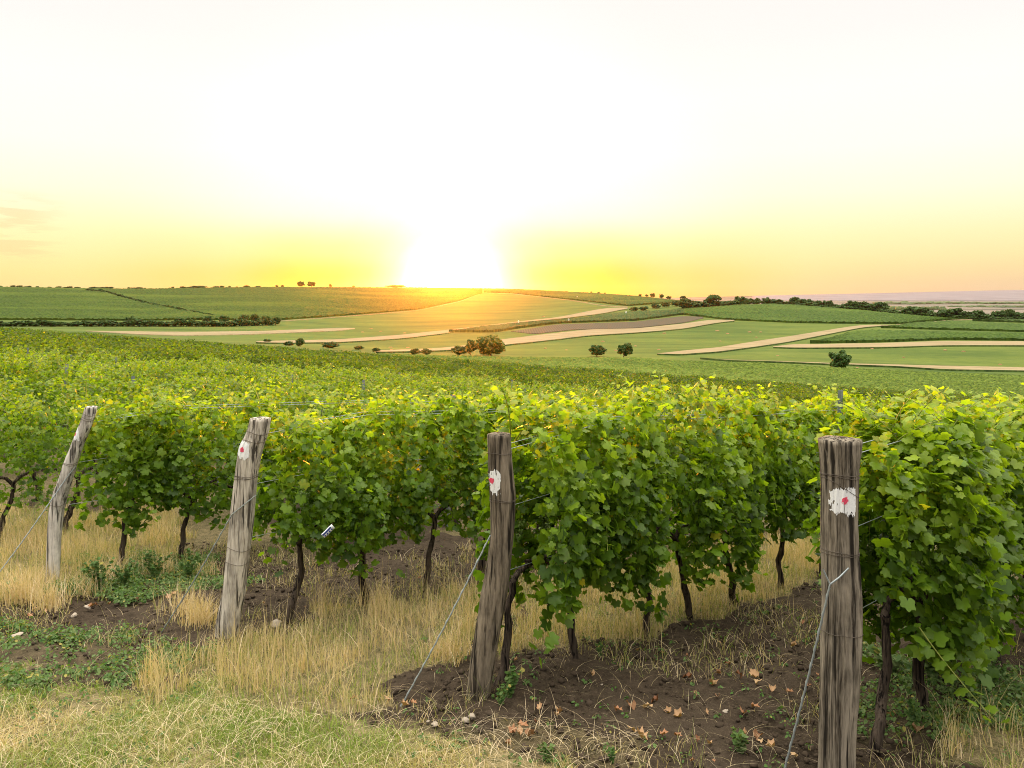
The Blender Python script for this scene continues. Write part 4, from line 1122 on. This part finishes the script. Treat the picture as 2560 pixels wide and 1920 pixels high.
TREES = [tree_meshes(800 + i) for i in range(5)]; BUSH = [tree_meshes(820 + i, True) for i in range(4)]


def crown_me(t, g=0.0):
    tr, V, T, C = t; C = C.copy(); C[:, 1] = g; return np_mesh('crown', V, [T], [M['tree_leaf']], None, C)


TREE_D = [(t[0], crown_me(t)) for t in TREES]; BUSH_D = [(t[0], crown_me(t)) for t in BUSH]; BIG = tree_meshes(870, True, 95); TREE_L = (BIG[0], crown_me(BIG, .55)); BUSH_M = [(t[0], crown_me(t, .22)) for t in BUSH]
cnt = 0


def far_tree(x, y, h, w, kind, name, label, cat, group=None, ymin=230, ymax=9000, tilt=0.0):
    global cnt
    cnt += 1; X0, Y0 = px_far(x, y, ymin, ymax); rr = np.random.default_rng(cnt + 3000); k = Y0 / F
    src = kind if isinstance(kind, tuple) else kind[rr.integers(len(kind))]
    root = empty(name, (X0, Y0, float(gz(X0, Y0)) - .2), rr.uniform(0, 6.28)); root.rotation_euler = (0, tilt, 0)
    for nm, me in (('trunk', src[0]), ('crown', src[1])):
        c = obj(nm, me, root); c.scale = (w * k * 1.1, w * k * 1.1 * rr.uniform(.85, 1.1), h * k * 1.08 + .2); c.rotation_euler = (0, 0, rr.uniform(0, 6.28) if nm == 'crown' else 0)
    tag(root, label, cat, group); return root


far_tree(1228, 889, 50, 74, TREE_L, 'broadleaf_tree', 'large round olive green tree, tallest of the clump in the valley', 'tree')
far_tree(1178, 888, 41, 34, TREE_D, 'broadleaf_tree', 'dark narrow tree pressed against the large round olive green tree', 'tree')
far_tree(1148, 888, 24, 46, BUSH_D, 'bush', 'low dark bush at the left end of the valley tree clump', 'bush')
far_tree(1493, 891, 29, 42, TREE_D, 'broadleaf_tree', 'small loose round tree on the meadow left of a darker one', 'tree')
far_tree(1560, 894, 39, 38, TREE_D, 'broadleaf_tree', 'dark wind-tilted tree on the meadow edge', 'tree', tilt=.12)
far_tree(2095, 926, 53, 64, TREE_D, 'broadleaf_tree', 'solitary dark round tree standing below the right meadow', 'tree', ymin=215)
for (x, y, h, w, l) in [(1037, 886, 15, 26, 'dark bush on the brow left of the valley tree clump'), (1066, 887, 16, 31, 'twin dark bush next to the tree clump on the brow'), (940, 880, 12, 26, 'small dark bush left of the twin bushes'), (897, 874, 10, 28, 'tiny low bush where the sandy strip meets the vines'),
                        (750, 866, 21, 24, 'round bush beside the sandy strip on the left brow'), (722, 864, 11, 32, 'flat bush left of the round brow bush'), (826, 870, 15, 54, 'long low bush right of the round brow bush'), (668, 856, 9, 18, 'leftmost little bush on the brow')]:
    far_tree(x, y, h, w, BUSH_D, 'bush', l, 'bush')
r = np.random.default_rng(51)
GL = 'dark bushes of the hedge at the foot of the left hill'
x = -120.0
while x < 690:
    h = r.uniform(11, 19) * (1.15 if x > 330 else .95); far_tree(x, 816 - max(0, x - 560) * .03, h, r.uniform(26, 40), BUSH_D, 'bush', 'dark bush in the dense hedge below the left hill vineyard', 'bush', GL, 430); x += r.uniform(13, 21)
for (x, h, w) in [(325, 24, 30), (520, 24, 26), (560, 25, 25), (612, 27, 26), (638, 28, 24), (665, 25, 22)]:
    far_tree(x, 813, h, w, TREE_D, 'broadleaf_tree', 'taller dark tree rising above the hedge below the left hill', 'tree', 'taller trees of the left hedge', 430)
pl = [(222, 727), (262, 731), (300, 742), (350, 756), (430, 772), (530, 791)]
for x in np.arange(224, 532, 8.5):
    far_tree(x, np.interp(x, [p[0] for p in pl], [p[1] for p in pl]) + 1, r.uniform(6, 9), r.uniform(12, 18), BUSH_D, 'bush', 'brown green bush in the hedge line crossing the left hill vineyard', 'bush', 'bushes of the hedge line on the left hill', 450)
for x in np.arange(-40, 180, 9):
    far_tree(x, np.interp(x, [-40, 0, 170], [768, 774, 795]), r.uniform(3.5, 5), r.uniform(10, 15), BUSH_D, 'bush', 'small bush in the faint lower hedge line at the far left', 'bush', 'bushes of the lower left hedge line', 450)


def crest_y(x):
    Ys = np.geomspace(600, 2200, 500); yy = tab_y(np.full_like(Ys, (x - 1280) / F), Ys); return float(yy.min())


for (x, h, w, l) in [(753, 15, 20, 'left of two round trees alone on the crest'), (778, 14, 21, 'right of two round trees alone on the crest'), (826, 8, 8, 'small tree right of the two crest trees'), (692, 5, 8, 'tiny shrub left of the two crest trees'), (706, 5, 8, 'tiny shrub closest to the left crest tree'),
                     (497, 6, 40, 'low wide bush on the left crest'), (884, 5, 8, 'tiny shrub on the crest left of the sunset'), (990, 6, 60, 'low wide bush on the crest under the sun glow')]:
    far_tree(x, crest_y(x) + .3, h, w, TREE_D if h > 7 else BUSH_D, 'crest_tree' if h > 7 else 'bush', l, 'tree' if h > 7 else 'bush', None, 700)
for x in list(r.uniform(-60, 660, 46)):
    far_tree(x, crest_y(x) + .5, r.uniform(2.5, 5), r.uniform(6, 20), BUSH_D, 'bush', 'tiny shrub on the skyline of the left hill', 'bush', 'tiny shrubs on the left skyline', 700)
for (x, h, w) in [(1478, 4, 6), (1497, 4, 8), (1512, 3, 6), (1600, 6, 8), (1617, 7, 9), (1632, 11, 13), (1653, 12, 14), (1673, 9, 14), (1709, 13, 18), (1741, 5, 16), (1764, 6, 14)]:
    far_tree(x, crest_y(x) + .3, h, w, TREE_D, 'crest_tree', 'small round tree on the crest right of the sunset', 'tree', 'small trees on the right part of the crest', 700)
RT = [(1585, 778, 11, 24), (1610, 776, 11, 26), (1640, 771, 12, 26), (1665, 768, 13, 26), (1690, 766, 14, 26), (1715, 770, 24, 32), (1750, 766, 14, 34), (1782, 764, 27, 32), (1812, 762, 12, 34), (1836, 761, 10, 28), (1850, 761, 22, 22), (1871, 760, 16, 22), (1893, 759, 16, 16), (1916, 759, 18, 22), (1941, 759, 15, 26),
      (1965, 761, 10, 26), (1986, 763, 21, 22), (2010, 765, 18, 30), (2036, 767, 15, 16), (2047, 768, 18, 14), (2060, 769, 19, 16), (2074, 770, 20, 16), (2090, 771, 12, 30), (2117, 774, 17, 32), (2132, 775, 25, 24), (2160, 777, 23, 28), (2184, 779, 21, 26), (2204, 780, 25, 28), (2232, 783, 10, 36), (2258, 786, 10, 30),
      (2280, 788, 24, 32), (2307, 790, 23, 34), (2335, 792, 12, 34), (2365, 794, 21, 36), (2387, 795, 25, 34), (2415, 797, 19, 24), (2440, 798, 23, 32), (2465, 799, 16, 26), (2496, 799, 25, 26), (2523, 799, 27, 24), (2545, 799, 20, 26), (2575, 800, 24, 28), (2610, 801, 22, 28)]
for (x, y, h, w) in RT:
    if x < 1705: far_tree(x, y, h, w, BUSH_D, 'bush', 'dark bush in the line between crest vineyard and green vineyard hill', 'bush', 'dark bushes left of the right treeline', 500, 900)
    elif h < 15: far_tree(x, y + 1, h, w * 1.4, BUSH_M, 'bush', 'low bush filling the gap between trees on the right ridge', 'bush', 'low bushes of the right treeline', 500, 860)
    else: far_tree(x, y + 1, h + 1, w * 1.3, TREE_D + BUSH_D, 'broadleaf_tree', 'dark tree in the long row behind the right vineyard hill', 'tree', 'trees of the right treeline', 500, 860)
for x in np.arange(1720, 2640, 17):
    far_tree(x + r.uniform(-5, 5), float(np.interp(x, [p[0] for p in RT], [p[1] for p in RT])) + 1.5, r.uniform(6, 12), r.uniform(22, 38), BUSH_M + BUSH_D, 'bush', 'low bush filling the gap between trees on the right ridge', 'bush', 'low bushes of the right treeline', 500, 860)
# hay heaps on the meadows
HV, HF = blob(950, 12, 8, .2)
HV = HV * np.array([1, .8, .55]); HV[:, 2] = np.maximum(HV[:, 2], -.1)
HM = np_mesh('hay_heap', HV, HF, [M['hay']])
B2 = [(200, 440), (145, 462), (262, 457), (415, 468), (325, 560), (330, 574), (435, 562), (1310, 362), (1690, 522), (1320, 566), (1455, 577), (1775, 580), (1900, 552), (2050, 575), (2085, 470)]
B3 = [(240, 455), (305, 472), (447, 462), (518, 462), (490, 495), (258, 520), (628, 614), (1235, 568), (1437, 624), (1704, 578), (1822, 586), (2058, 670), (1140, 690), (1640, 692)]
for i, (a, b) in enumerate([(850 + p / 2.572, 650 + q / 2.572) for p, q in B2] + [(1700 + p / 2.572, 650 + q / 2.572) for p, q in B3]):
    X0, Y0 = px_far(a, b + 1, 235); o = obj('hay_heap', HM, None, (X0, Y0, float(gz(X0, Y0)))); s = Y0 / F * r.uniform(3.6, 5.2); o.scale = (s * 1.1, s, s * .7); o.rotation_euler = (0, 0, r.uniform(0, 3))
    tag(o, 'small rusty brown hay heap lying on the mown meadow', 'hay heap', 'hay heaps on the meadows')
WV = np.array([(sx * a, sy * a, z) for z, a in ((-.4, .28), (1.5, .28), (1.75, .16)) for sx, sy in ((-1, -1), (1, -1), (1, 1), (-1, 1))])
WQ = [np.array([(l * 4 + j, l * 4 + (j + 1) % 4, l * 4 + 4 + (j + 1) % 4, l * 4 + 4 + j) for l in range(2) for j in range(4)] + [(8, 9, 10, 11)])]
WM = np_mesh('marker_stone', WV, WQ, [M['limewash']], smooth=False)
for (p, q, lab) in [(1525, 240, 'white marker at the crest vineyard edge'), (1148, 408, 'white marker by the sandy strip left of the dark vines'), (1470, 398, 'white marker on the upper edge of the dark vine crescent'), (1840, 348, 'white marker near the right end of the dark vine crescent')]:
    X0, Y0 = px_far(850 + p / 2.572, 650 + q / 2.572 + 2, 300); o = obj('marker_stone', WM, None, (X0, Y0, float(gz(X0, Y0)) + .6)); o.scale = (1.6, 1.6, 1.3); tag(o, lab, 'marker')

M['wooded'] = simple('hazed_wooded_hills', (.20, .172, .172), .95, .35, .004, 0, .05)  # distance haze painted into the woods as a mauve grey
drape('hills', [(1880, 100), (2800, 100)], [(1880, 751), (2240, 752), (2560, 752), (2800, 752)], 70, 16, M['wooded'], 1.0, 'low wooded hills on the right horizon, mauve haze put into their colour', 'hills', ST, 5000)

# far woods on the plain
def wood(x0, x1, y, h, lab, ym):
    xs = np.linspace(x0, x1, 70); mb = MB(); rr = np.random.default_rng(int(x0))
    for x in xs:
        X0, Y0 = px_far(x, y + rr.normal(0, .7), ym); V, Fs = blob(rr.integers(1e6), 8, 6, .3); k = Y0 / F
        W = V * np.array([k * (x1 - x0) / 45, k * 14, k * h * rr.uniform(.7, 1.2)]); mb.add(W + np.array([X0, Y0, float(gz(X0, Y0))]), Fs, 0, (rr.random(), 0, 0))
    tag(obj('far_woodland', mb.mesh('far_woodland', [M['tree_leaf']])), lab, 'woodland', kind='stuff')


wood(2195, 2760, 759, 4.5, 'hazy dark band of woodland on the far plain', 2500)
wood(2215, 2360, 774, 7, 'hazy near wood on the plain behind the right treeline', 2000)
wood(2380, 2760, 767, 3, 'thin hazy wood stripe low on the plain at right', 2200)

# ------------------------------------------------------------------ evening haze
def build_haze():
    zlo, zhi = -160.0, 175.0; x = 9900.0
    V = np.array([(sx * x, sy * x, z) for z in (zlo, zhi) for sx, sy in ((-1, -1), (1, -1), (1, 1), (-1, 1))])
    Q = np.array([(3, 2, 1, 0), (4, 5, 6, 7), (0, 1, 5, 4), (1, 2, 6, 5), (2, 3, 7, 6), (3, 0, 4, 7)])
    t = NT('evening_haze'); v = t.n('ShaderNodeVolumePrincipled'); v.inputs['Color'].default_value = (.96, .84, .84, 1); v.inputs['Density'].default_value = 2.9e-5; v.inputs['Anisotropy'].default_value = .925
    t.t.links.new(v.outputs[0], t.out.inputs['Volume'])
    tag(obj('haze', np_mesh('haze', V, [Q], [t.m], smooth=False)), 'thin evening haze veiling the far hills', 'haze', kind='stuff')


build_haze()
